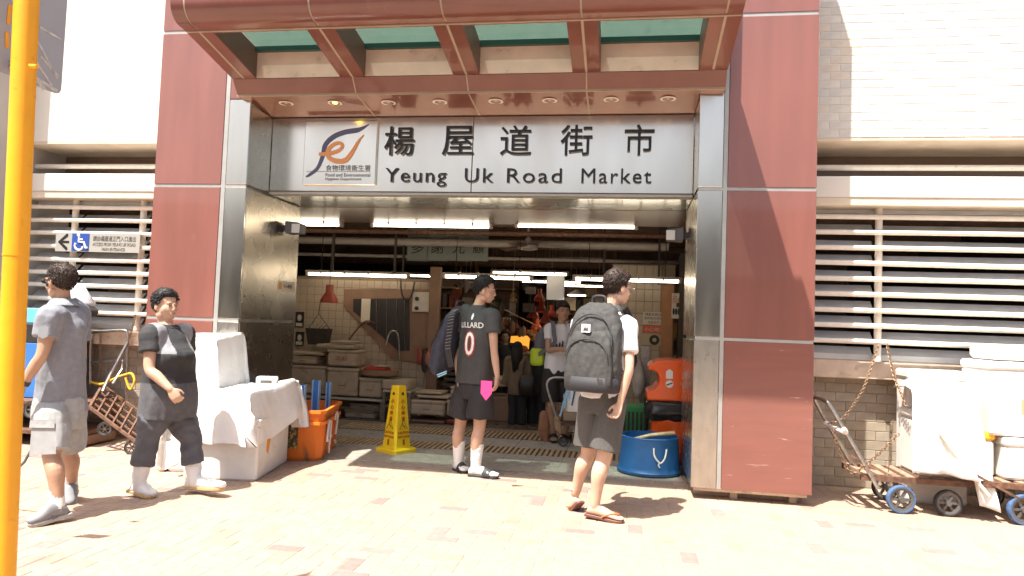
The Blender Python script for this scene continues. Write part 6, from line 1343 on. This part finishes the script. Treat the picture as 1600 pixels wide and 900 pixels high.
decal(flat([(-.034, -.03), (0, -.045), (.034, -.03), (.036, .03), (-.036, .03)]), frame(Q(68, 518, -2.3), (1, 0, 0), (0, 0, 1)), so, mat('grey_sleeve_badge', (.2, .21, .23), .8), 'sleeve_badge', .004, parent=so)
decal(flat([(-.09, -.11), (.09, -.1), (.085, .1), (-.075, .1)]), frame(Q(70, 682, -2.4), (1, 0, .05), (0, 0, 1)), po, mat('grey_cargo_pocket', (.3, .305, .31), .9, var=.1, vs=20, bump=.1, bs=140), 'cargo_pocket', .014, parent=po)
decal(flat([(-.085, -.022), (.085, -.022), (.085, .022), (-.08, .022)]), frame(Q(70, 662, -2.4), (1, 0, .05), (0, 0, 1)), po, MATS['grey_cargo'], 'pocket_flap', .022, parent=po)
# ---- woman in white boots
J = dict(shr=Q(237, 524, -1.27), shl=Q(287, 522, -.96), elr=Q(234, 577, -1.34), ell=Q(292, 575, -.86), wrr=Q(266, 608, -1.35), wrl=Q(290, 610, -.85), fir=Q(281, 630, -1.34), fil=Q(295, 630, -.84), neck=Q(261, 508, -1.11), head=Q(259, 478, -1.11),
    hpr=Q(247, 638, -1.2), hpl=Q(275, 638, -1.03), knr=Q(231, 684, -1.24), knl=Q(297, 684, -1.0), anr=Q(217, 754, -1.26), anl=Q(304, 749, -1.02), tor=P(240, 772, z=.03), tol=Q(346, 758, -1.1))
J['thr'] = V((.5, -.6, .5)); J['pnr'] = V((-.2, .9, -.2))
nkz = J['neck']
def wz(c, n):
    if c.z < P(260, 596, y=-1.12).z: return 2
    if c.z > P(260, 552, y=-1.2).z and c.z > nkz.z-.22-.25*abs((c-nkz).dot(V((.95, -.3, 0)))) and abs((c-nkz).dot(V((-.3, -.95, 0)))) > .075 and abs((c-nkz).dot(V((-.3, -.95, 0)))) < .17: return 1
    return 0
human('woman in dark grey top and trousers and white rubber boots walking right', J, (.95, -.3), (.93, -.37), (.95, -.33), SK3, dict(m=[M_WBLK, M_WGRY, M_WHEM], zone=wz, sleeve=.52, hem=-.07, w=1.12, d=1.32, bust=.06, belly=.03, slack=.02, fold=.009, sl=1.12, name='top'), dict(m=M_NTR, end=1.62, g=1.1, fold=.012, fs=10, name='trousers', stretch=(1, 1, 1.2)), boot(M_BOOT, .23), dict(top=.019, side=.006, back=-.055, seed=9, spiky=1.2, vol=1.05, fringe=.076, tl=.8), s=.96, girth=1.12, armg=1.12, jaw=1.1, full=1.12, curl=(.5, .8), hs=1.05)
add = HUM['add']; J_ = HUM['J']; nk = J_['neck']
add(B().tube([nk+HUM['rc']*.082*math.cos(a)+HUM['fc']*.078*math.sin(a)+V((0, 0, -.012-.012*math.sin(a))) for a in [2*math.pi*k/24 for k in range(24)]], .007, 6, closed=True).build('neckband', M_BLK, smooth=True))
# ---- man in the white tee inside the entrance
J = dict(shr=Q(858, 514, 2.44), shl=Q(890, 514, 2.56), elr=Q(857, 547, 2.36), ell=Q(895, 547, 2.45), wrr=Q(880, 545, 2.2), wrl=Q(895, 546, 2.22), fir=Q(892, 541, 2.14), fil=Q(890, 544, 2.1), neck=Q(877, 507, 2.5), head=Q(880, 487, 2.49),
    hpr=Q(860, 583, 2.46), hpl=Q(880, 583, 2.54), knr=Q(861, 632, 2.45), knl=Q(884, 632, 2.55), anr=Q(864, 673, 2.48), anl=Q(885, 671, 2.6), tor=P(866, 689, z=.03), tol=P(893, 684, z=.03))
human('young man in white tee and dark shorts facing out of the entrance', J, (.35, -.94), (.3, -.95), (.3, -.95), SK2, dict(m=M_WHT, sleeve=.5, hem=-.01, w=.95, d=.95, fold=.008), dict(m=M_BLKS, end=.9, g=1.15), sandal(M_SANB, M_SANB, 'band'), dict(top=.022, side=.015, back=-.05, seed=12, fringe=.06, tl=.6), s=.98, vox=.007, girth=.95, armg=.95)
J_ = HUM['J']; rc, fc = HUM['rc'], HUM['fc']; so = HUM['shirt']
ch = (J_['shl']+J_['shr'])/2+fc*.5
for k in range(3): decal(flat([(-.07+k*.036, -.02), (-.04+k*.036, -.02), (-.045+k*.036, .01+k*.022), (-.06+k*.036, .02+k*.022)]), frame(ch+V((0, 0, -.2)), -rc, (0, 0, 1)), so, M_CHAR, 'chest_mark', .006, parent=so)
decal(text_mesh('adidas', .06, .001), frame(ch+V((0, 0, -.27)), -rc, (0, 0, 1)), so, M_CHAR, 'chest_lettering', .006, parent=so)
bc = (J_['shl']+J_['shr'])/2-fc*.1+rc*.1+V((0, 0, -.22))
M_LIME = mat('lime_pocket', (.45, .6, .03), .6)
bp, r_, u_, k_ = backpack('grey backpack with a lime green pocket on the young man in white tee', bc, rc, -fc, .46, .34, .18, mat('mid_grey_backpack', (.12, .125, .15), .7, var=.1), M_STRAP); bpa = local(bp)
B().cbox((-.08, -.08, .03), (.08, .08, .24), .03, M=frame(r_*.14+k_*.04, r_, k_)).build('lime_pocket', M_LIME, bp)
for sg in (-1, 1):
    p2 = J_['neck']+rc*sg*.12+V((0, 0, .02)); b = B(); pp = spline([tuple(q) for q in (bc+u_*.18+r_*sg*.08, p2-fc*.05, p2+fc*.06, p2+fc*.15+V((0, 0, -.12)), p2+fc*.14+V((0, 0, -.26)), bc+r_*sg*.16-u_*.12)], 5)
    for i in range(len(pp)-1): b.bar(pp[i], V(pp[i+1])+(V(pp[i+1])-V(pp[i])).normalized()*.006, .05, .012, fc+V((0, 0, .4)))
    bpa(b.build('shoulder_strap', MATS['mid_grey_backpack']))
# ---- shoppers and seller deep inside
def far(u, v0, v1, y, w, f, label, sm, pm, hair, lean=0, s=.72):
    """small standing figure between photo heights v0 (crown) and v1 (sole)"""
    H = v1-v0; q = lambda du, k, dy=0: Q(u+du*H, v0+k*H, y+dy)
    fx = V((*f, 0)).normalized(); rv = fx.cross(V((0, 0, 1)))
    a = w
    J = dict(shl=q(-a, .21), shr=q(a, .21), ell=q(-a*1.2, .37), elr=q(a*1.2, .37), wrl=q(-a*1.05, .47, .12), wrr=q(a*1.05, .47, .12), fil=q(-a, .5, .2), fir=q(a, .5, .2), neck=q(0, .18), head=q(0, .085), hpl=q(-.05, .52), hpr=q(.05, .52), knl=q(-.055, .73), knr=q(.05, .73), anl=q(-.06, .945), anr=q(.05, .945))
    J['tol'] = J['anl']+fx*.17*s/.72-V((0, 0, .05)); J['tor'] = J['anr']+fx*.17*s/.72-V((0, 0, .05))
    if f[1] < 0: J = {(k[:2]+('r' if k[2] == 'l' else 'l') if len(k) == 3 else k): p for k, p in J.items()}
    return human(label, J, f, f, f, SK2, dict(m=sm, sleeve=1.7, hem=-.12, w=1.05, d=1.1), dict(m=pm, end=1.9, name='trousers'), shoe(M_BLK, M_BLK), hair, s=s, vox=.009)
M_COAT = mat('brown_coat', (.16, .115, .075), .8, var=.12, vs=8); M_DKT = mat('near_black_cloth', (.02, .02, .022), .8)
far(809, 533, 674, 3.75, .105, (.1, 1), 'long haired shopper in a brown coat seen from behind in the aisle', M_COAT, M_DKT, dict(top=.016, side=-.05, back=-.09, seed=3, long=26), s=.76)
hbq = Q(823, 600, 3.62); t = thing('handbag', 'black handbag hanging beside the shopper in the brown coat', 'handbag', hbq)
B().loft([ringe((0, 0, -.16), V((1, 0, 0)), V((0, 1, 0)), .1, .05, 18, 3), ringe((0, 0, .0), V((1, 0, 0)), V((0, 1, 0)), .12, .06, 18, 3), ringe((0, 0, .12), V((1, 0, 0)), V((0, 1, 0)), .09, .03, 18, 3)]).build('bag', M_BLK, t, smooth=2); B().tube([(-.06, 0, .1), (-.05, 0, .28), (0, 0, .4), (.05, 0, .28), (.06, 0, .1)], .01, 6).build('strap', M_BLK, t)
far(838, 530, 676, 3.95, .11, (-.2, 1), 'shopper in black clothes beside the long haired shopper', M_DKT, M_DKT, dict(top=.02, side=0, back=-.06, seed=8), s=.78)
far(789, 516, 640, 6.6, .1, (.3, -.95), 'stall seller in a black tee deep in the aisle', M_DKT, M_DKT, dict(top=.02, side=.01, back=-.05, seed=10), s=.92)
